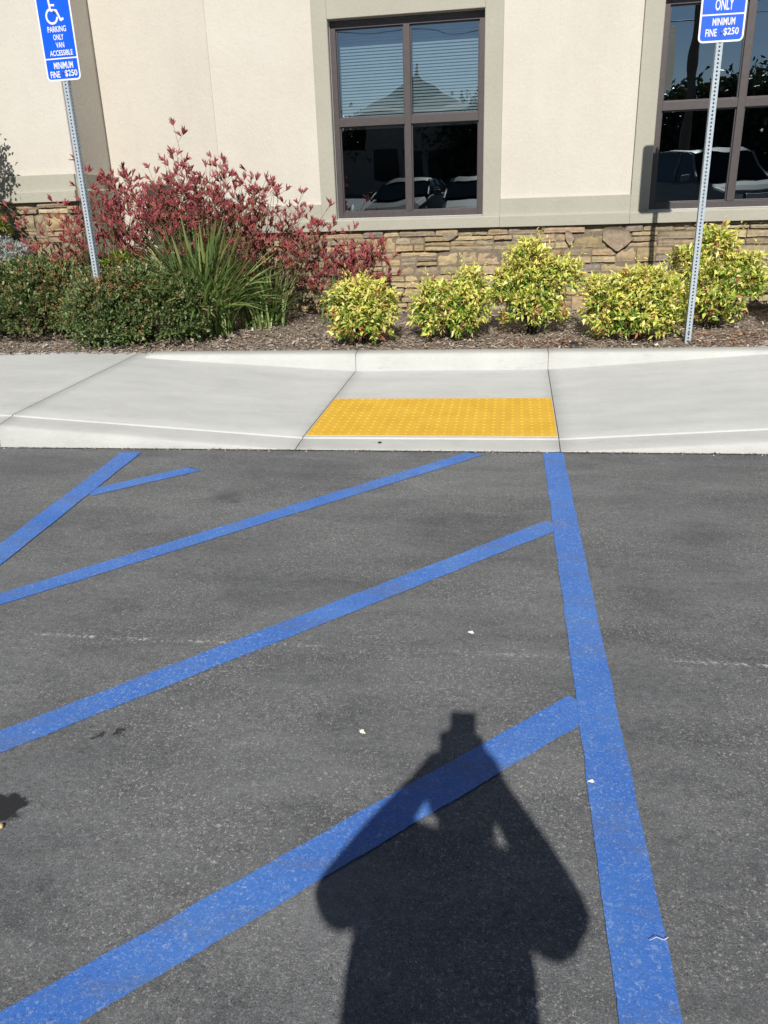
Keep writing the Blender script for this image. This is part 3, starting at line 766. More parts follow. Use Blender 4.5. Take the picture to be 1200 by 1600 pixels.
def sign(x, y, zb, zbot, kind, rz, lean, label):
    root = empty('parking_sign', (x, y, zb), rz)
    root.rotation_euler = (lean[1], lean[0], rz)
    hb = zbot-zb; Wd, Ht = .305, .61
    # perforated square tube with real holes
    pm = MB(); half = .0225; pitch = .0254; n = int((hb+Ht+.02)/pitch); rh = .0070
    for fi in range(4):
        a = fi*math.pi/2; ca, sa = round(math.cos(a)), round(math.sin(a))
        def rot(p): return (p[0]*ca-p[1]*sa, p[0]*sa+p[1]*ca, p[2])
        for k in range(-6, n):
            z0 = k*pitch; zc = z0+pitch/2; vs = []
            outer = [(-half, z0), (0, z0), (half, z0), (half, zc), (half, z0+pitch), (0, z0+pitch), (-half, z0+pitch), (-half, zc)]
            vs = [rot((u_, -half, v_)) for u_, v_ in outer]
            for j in range(8):
                t = R(225+45*j); vs.append(rot((rh*math.cos(t), -half, zc+rh*math.sin(t))))
            pm.add(vs, [(j, (j+1) % 8, 8+(j+1) % 8, 8+j) for j in range(8)])
    post = pm.build('post', M['galv'], root, None)
    sg = MB(); o_ = rrect(Wd, Ht, .034); npt = len(o_); yf = -half-.003; yb = -half-.0002
    sg.add([(a, yf, b+hb) for a, b in o_]+[(a, yb, b+hb) for a, b in o_], [tuple(range(npt)), tuple(reversed(range(npt, 2*npt)))]+[(i, i+npt, (i+1) % npt+npt, (i+1) % npt) for i in range(npt)])
    panel = sg.build('sign_panel', M['signw'], root)
    y1 = yf-.0006; div = .155 if kind == 'van' else .170
    bl = MB(); bw = .0125
    def fieldpoly(z0, z1, rb, rt):
        pts = []; w2 = Wd/2-bw; n_ = 6
        for cx, cz, a0, rr in ((w2-rb, z0+rb, -90, rb), (w2-rt, z1-rt, 0, rt), (-w2+rt, z1-rt, 90, rt), (-w2+rb, z0+rb, 180, rb)):
            for k in range(n_+1):
                a = R(a0+90*k/n_); pts.append((cx+rr*math.cos(a), cz+rr*math.sin(a)))
        return pts
    for q in (fieldpoly(bw, div-.005, .022, .002), fieldpoly(div+.005, Ht-bw, .002, .022)):
        bl.add([(a, y1, b+hb) for a, b in q], [tuple(range(len(q)))])
    bl.build('blue_field', M['sign'], panel)
    y2 = y1-.0006; tx = MB()
    def T(s_, cx, cz, w_, h): vs, fs = text_mesh(s_, cx, cz+hb, w_, h, y2); tx.add(vs, fs)
    if kind == 'van':
        T('MINIMUM', .012, .107, .172, .047); T('FINE', -.073, .046, .086, .046); T('$250', .070, .048, .112, .050)
        T('ACCESSIBLE', .010, .193, .205, .038); T('VAN', .010, .247, .074, .038); T('ONLY', .006, .300, .092, .038); T('PARKING', .002, .355, .165, .040)
    else:
        T('MINIMUM', .010, .126, .150, .046); T('FINE', -.068, .061, .076, .046); T('$250', .065, .062, .102, .050)
        T('ONLY', .004, .230, .122, .072); T('PARKING', .004, .330, .215, .072)
    tx.build('lettering', M['signw'], panel, None)
    # wheelchair symbol
    sy = MB(); k = 1.0 if kind == 'van' else .95; bx, bz = -.012, (.392 if kind == 'van' else .392)+hb
    def pt(a, b): return (bx+a*k, bz+b*k)
    st = .0155*k
    arc = [pt(-.012+.048*math.cos(R(t)), .050+.048*math.sin(R(t))) for t in range(108, 352, 12)]
    stroke(sy, arc, st, y2)
    stroke(sy, [pt(-.022, .160), pt(-.016, .090), pt(.034, .086), pt(.062, .020), pt(.086, .030)], st*1.05, y2-.0003)
    stroke(sy, [pt(-.018, .124), pt(.022, .122)], st*.9, y2-.0006)
    hc = pt(-.026, .184); sy.add([(hc[0]+.017*k*math.cos(R(t)), y2-.0009, hc[1]+.017*k*math.sin(R(t))) for t in range(0, 360, 24)], [tuple(range(15))])
    sy.build('wheelchair_symbol', M['signw'], panel, None)
    for zz, xx in ((.062 if kind != 'van' else .060, .002), (Ht-.06 if kind != 'van' else .470, .002)):
        bo = MB(); bo.tube([(xx, y2+.002, hb+zz), (xx, y2-.007, hb+zz), (xx, y2-.009, hb+zz)], [.0095, .0085, .005], 12)
        bo.build('bolt', M['bolt'], root, None)
    for zz in (.10,):
        bo = MB(); bo.tube([(0, -half+.001, zz+.004), (0, -half-.006, zz+.004)], .009, 8); bo.build('anchor_bolt', M['bolt'], root, None)
    tag(root, label, 'sign', 'accessible parking signs')
sign(1.540, 6.690, .262, 2.385, 'only', R(-1), (R(0), R(0)), 'blue parking sign reading ONLY, MINIMUM FINE $250, in front of the right window')
sign(-3.41, 6.75, .262, 2.386, 'van', R(-7), (R(0), R(0)), 'blue van accessible parking sign rising behind the dark green shrub')

# irrigation valve box
def vbox():
    root = empty('valve_box', (.655, 6.66, .268), R(-6))
    mb = MB(); mb.box((-.11, -.06, -.05), (.11, .07, .016)); mb.build('box_body', M['black'], root, .008)
    mb = MB(); mb.box((-.10, -.05, .0165), (.10, .06, .026))
    for i in range(7): mb.box((-.09+i*.027, -.04, .0262), (-.078+i*.027, .05, .029))
    mb.build('lid', M['black'], root, .003)
    tag(root, 'black plastic valve box sunk in mulch beside the kerb', 'valve box')
vbox()

# ------------------------------------------------------------------ plants
def lobes_points(lobes, n, shell=(.62, 1.03), inner=.16):
    vol = np.array([l[3]*l[4]*l[5] for l in lobes])**.67; i = rng.choice(len(lobes), n, p=vol/vol.sum())
    Lb = np.array(lobes)[i]; d_ = unit(rng.normal(size=(n, 3))); d_[:, 2] = np.where(d_[:, 2] < -.55, -d_[:, 2], d_[:, 2])
    rad = rng.uniform(*shell, (n, 1))
    bumpy = np.array([1+.16*noise.noise(Vector(tuple(q*2.6+5*k))) for q, k in zip(d_, i)])[:, None]
    P = Lb[:, :3]+d_*Lb[:, 3:6]*rad*bumpy
    # keep points not deep inside another lobe
    keep = np.ones(n, bool)
    for l in lobes:
        q = (P-np.array(l[:3]))/np.array(l[3:6]); keep &= (q**2).sum(1) > inner
    keep &= P[:, 2] > .01
    return P[keep], unit((P-Lb[:, :3])/Lb[:, 3:6])[keep], rad[keep, 0]
def twigs(mb, lobes, n, base_r, r0_=.006):
    for _ in range(n):
        l = random.choice(lobes); a = random.uniform(0, 6.28); rr = random.uniform(.2, .75)
        tip = Vector((l[0]+l[3]*rr*math.cos(a), l[1]+l[4]*rr*math.sin(a), l[2]+l[5]*random.uniform(-.1, .7)))
        b = Vector((random.uniform(-base_r, base_r), random.uniform(-base_r, base_r), -.03))
        mid = (b+tip)/2+Vector((random.uniform(-.03, .03), random.uniform(-.03, .03), .03)); mb.tube([b, mid, tip], [r0_, r0_*.75, r0_*.35], 5)
GP = 'golden green shrubs along the stone base'
def nandina(x, y, lobes, n, label, seed, greeny=.3):
    global rng
    rng = np.random.default_rng(seed); random.seed(seed)
    z = soilz(x, y); root = empty('golden_shrub', (x, y, z))
    P, Nn, rad = lobes_points(lobes, int(n*1.7), (.45, 1.03))
    m_ = 8; Pt = np.repeat(P, m_, 0); Nt = np.repeat(Nn, m_, 0); rd = np.repeat(rad, m_)
    k = len(Pt); tone = np.repeat(rng.random(len(P)), m_)
    a = rng.normal(size=(k, 3)); Dr = Nt*.55+unit(a)*.9+np.array([0, 0, .18])
    L = rng.gamma(8, .0056, k).clip(.020, .07); Wd = L*rng.uniform(.30, .50, k)
    Pt = Pt+rng.normal(size=(k, 3))*.013
    sh = []                                            # loose shoots that break the outline
    for l in lobes:
        for _ in range(5):
            q = unit(np.array([random.gauss(0, 1), random.gauss(0, .7), random.uniform(.1, 1.4)])); b0 = np.array(l[:3])+q*np.array(l[3:6])*.97
            for tt in range(7): sh.append(np.concatenate([b0+(q*.7+np.array([0, 0, .5]))*.017*tt+np.array([random.gauss(0, .006)]*3), q]))
    sh = np.array(sh); Pt = np.vstack([Pt, sh[:, :3]]); Dr = np.vstack([Dr, sh[:, 3:]+rng.normal(size=(len(sh), 3))*.7]); e_ = len(sh)
    L = np.concatenate([L, rng.uniform(.022, .045, e_)]); Wd = np.concatenate([Wd, rng.uniform(.008, .014, e_)]); rd = np.concatenate([rd, np.ones(e_)]); tone = np.concatenate([tone, rng.random(e_)]); k += e_
    V, Fc = leaves(Pt, Dr, L, Wd, up=np.tile([0, -.3, 1.], (k, 1)))
    top = max(l[2]+l[5] for l in lobes); hgt = (Pt[:, 2]/top).clip(0, 1)
    pal_y = np.array([(.76, .74, .17), (.60, .67, .12), (.84, .80, .32), (.72, .64, .16)])
    pal_g = np.array([(.24, .40, .05), (.15, .30, .045), (.36, .48, .08)])
    pal_r = np.array([(.50, .22, .10), (.58, .36, .16), (.42, .13, .08), (.40, .24, .10)])
    cy = pal_y[rng.integers(0, 4, k)]; cg = pal_g[rng.integers(0, 3, k)]; cr_ = pal_r[rng.integers(0, 4, k)]
    # young outer growth is golden, older inner and low leaves stay green; some sprays blush red
    patch = np.array([noise.noise(Vector(tuple(q*7.0+seed))) for q in Pt])
    g = (rng.random(k) < np.clip(greeny+.10+.75*(.45-hgt)+1.3*(.86-rd)+.5*patch, .04, .95))
    rd_ = (rng.random(k) < np.clip(.05+.55*(np.abs(patch)-.22)+.14*(hgt < .3), .02, .5))
    col = np.where(g[:, None], cg, cy); col = np.where(rd_[:, None], cr_, col)*(.86+.3*tone[:, None])
    np_mesh('foliage', V, Fc, np.repeat(col, 5, 0), M['leaf'], root)
    tw = MB(); twigs(tw, lobes, 24, .05); tw.build('stem', M['stem'], root, None)
    tag(root, label, 'shrub', GP)
def lb(*a): return list(a)
nandina(-1.12, 6.80, [lb(0, 0, .22, .27, .25, .20), lb(-.10, .0, .33, .20, .2, .17), lb(.12, .02, .32, .20, .2, .17), lb(.01, 0, .40, .15, .15, .12), lb(0, -.05, .12, .26, .22, .12)], 560, 'rounded golden shrub standing left of the others, in front of red flowers', 11, .18)
nandina(-.38, 6.98, [lb(-.12, 0, .24, .22, .22, .19), lb(.12, .02, .26, .23, .22, .20), lb(.17, .04, .46, .14, .15, .13), lb(-.12, 0, .36, .15, .15, .13), lb(0, -.04, .13, .27, .22, .13)], 520, 'golden shrub with a brownish peak, second from the left', 12, .30)
nandina(.335, 7.18, [lb(-.05, 0, .40, .30, .25, .22), lb(-.06, .02, .60, .18, .17, .15), lb(.22, 0, .46, .20, .2, .18), lb(-.16, 0, .34, .22, .22, .2), lb(0, -.05, .18, .29, .23, .18), lb(-.05, 0, .70, .10, .10, .09)], 760, 'tall golden shrub with green underside below the sill, middle of the row', 13, .22)
nandina(1.13, 6.90, [lb(-.20, 0, .28, .23, .22, .22), lb(.16, 0, .32, .26, .24, .22), lb(.02, 0, .42, .2, .18, .15), lb(.28, .02, .26, .17, .2, .2), lb(0, -.05, .14, .38, .24, .14), lb(-.28, 0, .40, .09, .10, .10)], 860, 'wide golden shrub touching the left side of the right sign post', 14, .22)
nandina(1.86, 7.38, [lb(-.03, 0, .36, .28, .24, .24), lb(0, .03, .66, .17, .17, .18), lb(-.22, .02, .52, .17, .17, .16), lb(.22, .02, .44, .20, .19, .19), lb(.0, -.05, .18, .25, .22, .18), lb(.30, .0, .33, .13, .13, .10)], 840, 'tallest golden shrub, behind the right sign post', 15, .28)
nandina(2.62, 7.45, [lb(0, 0, .30, .28, .24, .24), lb(-.10, .03, .42, .20, .17, .18), lb(0, -.05, .16, .25, .22, .16)], 380, 'golden shrub cut by the right edge of the view', 16, .3)

GD = 'low dark green shrubs with rusty flower heads'
def dark_shrub(x, y, lobes, n, label, seed, rusty=.10):
    global rng
    rng = np.random.default_rng(seed); random.seed(seed)
    root = empty('dark_shrub', (x, y, soilz(x, y)))
    P, Nn, rad = lobes_points(lobes, int(n*1.45), (.62, 1.03), .03); m_ = 6
    Pt = np.repeat(P, m_, 0)+rng.normal(size=(len(P)*m_, 3))*.015; Nt = np.repeat(Nn, m_, 0); k = len(Pt)
    Dr = Nt*.8+unit(rng.normal(size=(k, 3)))*.8+np.array([0, 0, .4])
    L = rng.uniform(.026, .048, k); Wd = L*rng.uniform(.42, .6, k)
    V, Fc = leaves(Pt, Dr, L, Wd, OVAL, up=np.tile([0, -.2, 1.], (k, 1)))
    col = pick([(.13, .19, .06), (.09, .14, .05), (.18, .25, .085), (.28, .34, .15), (.28, .17, .09)], [4, 3, 3, 1, .5], k)
    # older leaves low on the side are the same kind, glossier dark
    np_mesh('foliage', V, Fc, np.repeat(col, 5, 0), M['leaf'], root)
    # spent rusty flower heads, in drifts
    fp = []
    for p, nn, rq in zip(P, Nn, rad):
        if rq < .86: continue
        q = noise.noise(Vector(tuple(p*3.1+seed)))
        if nn[2] > -.05 and random.random() < rusty+max(0, q+.05)*1.0: fp.append(p+nn*.03+np.array([0, 0, .012]))
    fp = np.array(fp); m2 = 8; F2 = np.repeat(fp, m2, 0)+rng.normal(size=(len(fp)*m2, 3))*.013; k2 = len(F2)
    V2, Fc2 = leaves(F2, unit(rng.normal(size=(k2, 3)))+np.array([0, 0, .5]), rng.uniform(.010, .022, k2), rng.uniform(.007, .012, k2), OVAL)
    c2 = pick([(.44, .18, .09), (.52, .25, .13), (.30, .11, .06), (.50, .31, .17)], [3, 3, 2, 1], k2)
    np_mesh('flower_heads', V2, Fc2, np.repeat(c2, 5, 0), M['petal'], root)
    tw = MB(); twigs(tw, lobes, 40, .15, .007); tw.build('stem', M['stem'], root, None)
    tag(root, label, 'shrub', GD)
dark_shrub(-3.16, 7.00, [lb(-.27, -.33, .24, .30, .15, .30), lb(-.25, -.38, .09, .24, .10, .13), lb(-.22, -.16, .30, .40, .30, .32), lb(-.30, -.12, .44, .24, .24, .20), lb(0, 0, .24, .58, .42, .32), lb(-.25, .0, .36, .36, .34, .26), lb(.28, .0, .34, .36, .34, .27), lb(.0, -.02, .46, .36, .3, .20), lb(.05, -.18, .16, .60, .27, .20), lb(-.42, -.1, .22, .28, .30, .24), lb(.48, -.05, .24, .18, .26, .24)], 3000, 'broad dark green shrub spilling onto the walk in front of the left sign post', 21)
dark_shrub(-4.42, 7.25, [lb(0, 0, .24, .62, .38, .30), lb(-.3, 0, .40, .42, .34, .26), lb(.32, .02, .42, .42, .32, .25), lb(.05, -.18, .18, .60, .27, .20), lb(.55, .0, .32, .24, .3, .28), lb(.1, .1, .50, .4, .3, .22)], 2400, 'dark green shrub with rusty tips at the left edge of the bed', 22, .12)
dark_shrub(-3.68, 7.55, [lb(0, 0, .36, .34, .24, .30), lb(.2, 0, .48, .28, .22, .24), lb(-.2, 0, .50, .28, .22, .22)], 900, 'narrow dark green shrub behind the left sign post, against the red flowers', 23, .14)

def paw(x, y, lean, nleaf, nstalk, label, seed, hmin, hmax, spread, leafL=(.45, .95)):
    global rng
    rng = np.random.default_rng(seed); random.seed(seed)
    root = empty('red_flower_clump', (x, y, soilz(x, y)))
    # strap leaves: 5-segment arching blades
    V = []; Fc = []; cols = []
    for _ in range(nleaf):
        a = random.uniform(0, 2*math.pi); L = random.uniform(*leafL); out = random.uniform(.10, .80)*L; wd = random.uniform(.007, .013)
        b = Vector((random.gauss(0, .09), random.gauss(0, .08), 0)); d_ = Vector((math.cos(a), math.sin(a), 0)); d_.x += lean; sd_ = Vector((-d_.y, d_.x, 0)).normalized()
        tw_ = random.uniform(-.8, .8); sdv = sd_*math.cos(tw_)+Vector((0, 0, 1))*math.sin(tw_)
        hh = math.sqrt(max(.02, L*L-out*out)); droop = random.uniform(.0, .28)*L*(out/L)*2; i0 = len(V); n_ = 6
        col = random.choice([(.16, .26, .07), (.23, .35, .10), (.31, .42, .14), (.11, .18, .06), (.42, .47, .19), (.19, .28, .09)])
        if random.random() < .05: col = (.36, .28, .13)
        for k in range(n_+1):
            t = k/n_; p = b+d_*out*t**1.6+Vector((0, 0, hh*t-droop*t**3)); wk = wd*(1-.15*t)*(1 if k < n_ else .1)
            V += [tuple(p-sdv*wk), tuple(p+sdv*wk)]; cols += [col, col]
        Fc += [(i0+2*k, i0+2*k+1, i0+2*k+3, i0+2*k+2) for k in range(n_)]
    np_mesh('strap_leaves', V, Fc, np.array(cols), M['leaf'], root)
    st = MB(); fl = MB(); reds = [(.39, .080, .085), (.31, .055, .068), (.47, .12, .115), (.25, .045, .06), (.42, .15, .13)]
    def flower(p, d_, L):
        d_ = d_.normalized(); c = random.choice(reds); c = tuple(q*random.uniform(.8, 1.25) for q in c)
        ref = Vector((random.gauss(0, 1), random.gauss(0, 1), random.gauss(0, 1))); a = d_.cross(ref).normalized(); b = d_.cross(a)
        bend = a*L*.14; r_ = L*.095; rows_ = [(0, r_*.5), (.25, r_*1.05), (.62, r_), (.80, r_*.75)]
        vs = []
        for t, rr in rows_:
            q = p+d_*L*t+bend*t*t
            for k in range(4):
                th = k*math.pi/2; vs.append(q+(a*math.cos(th)+b*math.sin(th))*rr)
        fs = [(4*l+k, 4*l+(k+1) % 4, 4*l+4+(k+1) % 4, 4*l+4+k) for l in range(3) for k in range(4)]
        fl.add(vs, fs, c, smooth=True)
        q = p+d_*L*.8+bend*.64                       # split, spreading lobes at the mouth
        for k in range(3):
            th = random.uniform(0, 6.28); o_ = (a*math.cos(th)+b*math.sin(th)); sd_ = d_.cross(o_).normalized()*r_*.6
            tip = q+d_*L*random.uniform(.16, .30)+o_*L*random.uniform(.10, .24)
            fl.add([q-sd_, q+sd_, tip], [(0, 1, 2)], tuple(x_*random.uniform(.8, 1.3) for x_ in c))
    def cluster(p, d_, n_, L0):
        for _ in range(n_):
            dd = d_+Vector((random.gauss(0, .55), random.gauss(0, .55), random.gauss(0, .35)))
            off = d_.normalized()*random.uniform(-.012, .02); flower(p+off, dd, L0*random.uniform(.8, 1.2))
    for i in range(nstalk):
        a = random.uniform(0, 2*math.pi); rr = spread*math.sqrt(random.random()); h = random.uniform(hmin, hmax)
        if seed == 32 and i == 0: rr = .12; a = 2.6; h = hmax+.20
        dx = rr*math.cos(a)+lean*h*.3; dy = rr*math.sin(a)*.45
        h *= 1-(.16 if seed == 32 else .26)*(abs(rr)/max(spread, .01))**2
        b = Vector((random.gauss(0, .07), random.gauss(0, .05), 0)); tip = Vector((dx, dy, h))
        def P(t): return b+(tip-b)*t+Vector((dx, dy, 0))*(-.22*t*(1-t))+Vector((0, 0, .05*t*(1-t)))
        st.tube([P(k/5) for k in range(6)], [.0036, .0034, .003, .0026, .0022, .0015], 4, cap=False)
        nb = random.randint(3, 6)
        for j in range(nb):
            t = 1-.085*j-random.uniform(0, .03); p = P(t); sd_ = 1 if j % 2 else -1
            bd = Vector((sd_*random.uniform(.5, 1.1)+random.gauss(0, .3), random.gauss(0, .45), random.uniform(.5, 1.0))).normalized()
            bl = random.uniform(.06, .13)*(1+.12*j); q = p+bd*bl if j else p
            if j: st.tube([p, p+bd*bl*.55+Vector((0, 0, -.004)), q], [.0018, .0016, .0013], 4, cap=False)
            cluster(q, (bd+Vector((0, 0, .5))), random.randint(6, 10), .052)
            if j and random.random() < .6: q2 = p+bd*bl*.5+Vector((0, 0, .02)); cluster(q2, Vector((-bd.x*.5, bd.y, .9)), random.randint(4, 7), .048)
    st.build('flower_stalk', M['gstem'], root, None); fl.build('red_flowers', M['petal'], root, None)
    tag(root, label, 'flower', 'red flowering strap leaved clumps')
paw(-3.58, 7.50, -.16, 240, 66, 'tall red flowering clump at far left, behind the sign post', 31, .80, 1.62, .98)
paw(-2.66, 7.28, -.04, 1250, 106, 'tallest and fullest red flowering clump with long green strap leaves, centre of the bed', 32, 1.04, 1.62, .88, (.6, 1.2))
paw(-2.20, 7.62, .16, 260, 60, 'red flowering clump leaning right below the cream wall', 33, .76, 1.44, .74, (.35, .65))
paw(-1.40, 7.78, .05, 240, 36, 'short red flowering clump behind the leftmost golden shrub', 34, .45, .88, .56, (.25, .5))

def silver(x, y, label):
    global rng
    rng = np.random.default_rng(41); root = empty('silver_plant', (x, y, soilz(x, y)))
    P, Nn, _ = lobes_points([lb(0, 0, .60, .24, .2, .22), lb(-.15, 0, .70, .2, .2, .18), lb(.1, -.05, .46, .22, .2, .2)], 560); m_ = 9
    Pt = np.repeat(P, m_, 0)+rng.normal(size=(len(P)*m_, 3))*.012; k = len(Pt)
    V, Fc = leaves(Pt, np.repeat(Nn, m_, 0)*.6+unit(rng.normal(size=(k, 3)))+np.array([0, 0, .3]), rng.uniform(.025, .05, k), rng.uniform(.006, .012, k))
    np_mesh('foliage', V, Fc, np.repeat(pick([(.42, .46, .44), (.52, .55, .53), (.30, .34, .32)], [3, 2, 1], k), 5, 0), M['petal'], root)
    tw = MB(); twigs(tw, [lb(0, 0, .4, .2, .2, .2)], 16, .06); tw.build('stem', M['stem'], root, None)
    tag(root, label, 'plant')
silver(-4.62, 7.60, 'silvery white leaved plant by the stone base at the left edge')
def sprig(x, y, z, n, r_, pal, label, seed, name='leafy_sprig'):
    global rng
    rng = np.random.default_rng(seed); random.seed(seed); root = empty(name, (x, y, soilz(x, y)))
    lob = [lb(0, 0, z, r_, r_, r_*.7)]
    P, Nn, _ = lobes_points(lob, n); m_ = 5; Pt = np.repeat(P, m_, 0); k = len(Pt)
    V, Fc = leaves(Pt, np.repeat(Nn, m_, 0)+unit(rng.normal(size=(k, 3)))*.6, rng.uniform(.05, .09, k), rng.uniform(.01, .018, k), up=np.tile([0, 0, 1.], (k, 1)))
    np_mesh('foliage', V, Fc, np.repeat(pick(pal, [1]*len(pal), k), 5, 0), M['leaf'], root)
    tw = MB(); twigs(tw, lob, 8, .03, .004); tw.build('stem', M['stem'], root, None); tag(root, label, 'plant')
sprig(-3.36, 7.10, .66, 34, .12, [(.30, .42, .06), (.38, .48, .10)], 'bright lime green sprig just right of the left sign post', 51)
sprig(-4.78, 7.62, .98, 40, .10, [(.32, .42, .06), (.40, .46, .10)], 'small yellow green sprig above the silvery plant', 52)

# tree standing just outside the left of the view, its shadow falls on the bay wall
def tree(x, y, h, crown_r, n, label, seed, name='tree', leafsize=(.05, .09), trunk_r=.07, squash=1., pal=None, group=None, low=.25, z0=0.):
    global rng
    rng = np.random.default_rng(seed); random.seed(seed); root = empty(name, (x, y, z0)); lobes = []
    for i in range(11):
        a = random.uniform(0, 6.28); t = random.uniform(low, .92); rr = crown_r*(1-abs(t-.55)*1.1)*random.uniform(.3, .8)
        lobes.append([rr*math.cos(a), rr*math.sin(a), h*t]+[crown_r*random.uniform(.35, .6)]*2+[crown_r*random.uniform(.3, .5)*squash])
    P, Nn, _ = lobes_points(lobes, n, (.5, 1.05)); m_ = 6; k = len(P)*m_
    Pt = np.repeat(P, m_, 0)+rng.normal(size=(k, 3))*leafsize[1]*.8
    V, Fc = leaves(Pt, np.repeat(Nn, m_, 0)*.5+unit(rng.normal(size=(k, 3))), rng.uniform(*leafsize, k), rng.uniform(*leafsize, k)*.55, OVAL)
    np_mesh('crown', V, Fc, np.repeat(pick(pal or [(.06, .10, .03), (.09, .14, .04), (.045, .08, .025)], [1]*(len(pal) if pal else 3), k), 5, 0), M['leaf'], root)
    tb = MB(); tb.tube([(0, 0, -.05), (.02*h, 0, h*.25), (-.01*h, .01*h, h*.55), (0, 0, h*.85)], [trunk_r*1.25, trunk_r, trunk_r*.7, trunk_r*.25], 9)
    for l in lobes: tb.tube([(0, 0, h*.3), (l[0]*.5, l[1]*.5, (h*.3+l[2])/2+.05*h), (l[0], l[1], l[2])], [trunk_r*.5, trunk_r*.32, trunk_r*.12], 6)
    tb.build('trunk', M['bark'], root, None)
    return tag(root, label, 'tree', group)
tree(-5.22, 7.15, 2.85, .62, 2600, 'slim young tree casting the leafy shadow on the left bay wall', 61, leafsize=(.04, .06), trunk_r=.03, low=.15, z0=.26)

# ------------------------------------------------------------------ the photographer, holding a phone (seen only as the shadow)
def skin_obj(name, verts, edges, mat, parent, sub=2):
    me = bpy.data.meshes.new(name); me.from_pydata([v_[:3] for v_ in verts], edges, [])
    o = link(name, me, mat, parent); md = o.modifiers.new('skin', 'SKIN'); md.use_smooth_shade = True
    lay = me.skin_vertices[0] if me.skin_vertices else None
    if lay is None:
        bpy.context.view_layer.objects.active = o; lay = me.skin_vertices[0]
    for i, v_ in enumerate(verts):
        r_ = v_[3]; r2 = v_[4] if len(v_) > 4 else r_; lay.data[i].radius = (r_, r2); lay.data[i].use_root = (i == 0)
    sb = o.modifiers.new('sub', 'SUBSURF'); sb.levels = sub; sb.render_levels = sub
    return o
def person():
    root = empty('person', (-.03, -.36, 0))
    X0, Y0 = -.03, -.36
    V = [(0, 0, .86, .135, .10), (0, 0, 1.00, .125, .09), (-.005, -.005, 1.14, .135, .09), (0, -.01, 1.24, .12, .08), (.02, 0, 1.315, .05, .05), (.045, .03, 1.36, .065, .06), (.050, .05, 1.42, .112, .11), (.052, .045, 1.485, .118, .115), (.052, .03, 1.545, .085, .08)]
    E_ = [(i, i+1) for i in range(8)]
    def arm(sx, sh, el, wr, hd):
        b = len(V); V.extend([(*sh, .06, .06), (*[(p+q)/2 for p, q in zip(sh, el)], .056, .056), (*el, .052, .052), (*[(p+q)/2 for p, q in zip(el, wr)], .052, .05), (*wr, .036, .034), (*hd, .040, .024)])
        E_.append((3, b)); E_.extend([(b+i, b+i+1) for i in range(5)]); return hd
    hl = arm(-1, (-.15, .0, 1.265), (-.250, .12, 1.115), (-.065, .27, 1.30), (-.022, .305, 1.36))
    hr = arm(1, (.168, .0, 1.245), (.280, .11, 1.105), (.120, .27, 1.285), (.082, .305, 1.35))
    for sx in (-1, 1):
        b = len(V); V.extend([(sx*.085, 0, .80, .095, .09), (sx*.095, .01, .62, .075, .075), (sx*.10, .015, .45, .055, .055), (sx*.105, .0, .30, .052, .05), (sx*.11, -.01, .10, .034, .036), (sx*.115, .05, .045, .035, .03), (sx*.125, .14, .035, .032, .022)])
        E_.append((0, b)); E_.extend([(b+i, b+i+1) for i in range(6)])
    skin_obj('body', V, E_, M['skin'], root)
    # shirt with loose short sleeves, jeans, shoes, hair
    S = [(.005, 0, .86, .205, .14), (.005, 0, 1.00, .200, .13), (.002, -.005, 1.14, .210, .13), (0, -.01, 1.26, .185, .11), (.01, -.01, 1.325, .11, .085),
         (-.145, .0, 1.27, .082, .082), (-.20, .055, 1.20, .080, .076), (-.236, .095, 1.13, .074, .068), (.162, .0, 1.247, .078, .078), (.22, .05, 1.185, .080, .076), (.262, .085, 1.115, .074, .068)]
    skin_obj('shirt', S, [(0, 1), (1, 2), (2, 3), (3, 4), (3, 5), (5, 6), (6, 7), (3, 8), (8, 9), (9, 10)], M['shirt'], root)
    J = [(0, 0, .86, .15, .115)]; JE = []
    for sx in (-1, 1):
        b = len(J); J.extend([(sx*.085, 0, .78, .105, .10), (sx*.097, .01, .60, .085, .085), (sx*.10, .015, .44, .07, .07), (sx*.105, 0, .28, .065, .065), (sx*.11, -.01, .10, .058, .06)])
        JE.append((0, b)); JE.extend([(b+i, b+i+1) for i in range(4)])
    skin_obj('jeans', J, JE, M['jeans'], root)
    for sx in (-1, 1): skin_obj('shoe', [(sx*.11, -.04, .05, .042, .045), (sx*.115, .05, .045, .042, .04), (sx*.125, .15, .038, .038, .03)], [(0, 1), (1, 2)], M['black'], root)
    skin_obj('hair', [(.052, .0, 1.565, .09, .08), (.052, -.02, 1.49, .122, .09), (.05, -.03, 1.40, .09, .05)], [(0, 1), (1, 2)], M['hair'], root)
    # face
    for sx in (-1, 1): lumpo = skin_obj('eye', [(.055+sx*.03, .118, 1.475, .010), (.055+sx*.03, .124, 1.475, .008)], [(0, 1)], M['signw'], root, 1)
    skin_obj('nose', [(.055, .125, 1.468, .008), (.055, .142, 1.445, .011)], [(0, 1)], M['skin'], root, 1)
    # fingers closed round the phone's edges
    for h, sx in ((hl, 1), (hr, -1)):
        for k, (dz, ln) in enumerate(((.030, .95), (.012, 1.05), (-.006, 1.0), (-.023, .8))):
            b = Vector(h)+Vector((0, .006, dz)); q = [b, b+Vector((-sx*.006, .026*ln, .004)), b+Vector((sx*.010, .040*ln, .005)), b+Vector((sx*.026*ln, .042*ln, .004))]
            skin_obj('finger', [(*p, r_) for p, r_ in zip(q, (.009, .0085, .008, .0068))], [(0, 1), (1, 2), (2, 3)], M['skin'], root, 1)
        b = Vector(h); q = [b+Vector((0, -.008, -.01)), b+Vector((-sx*.004, -.018, .015)), b+Vector((sx*.010, -.016, .036))]
        skin_obj('thumb', [(*p, r_) for p, r_ in zip(q, (.011, .0095, .008))], [(0, 1), (1, 2)], M['skin'], root, 1)
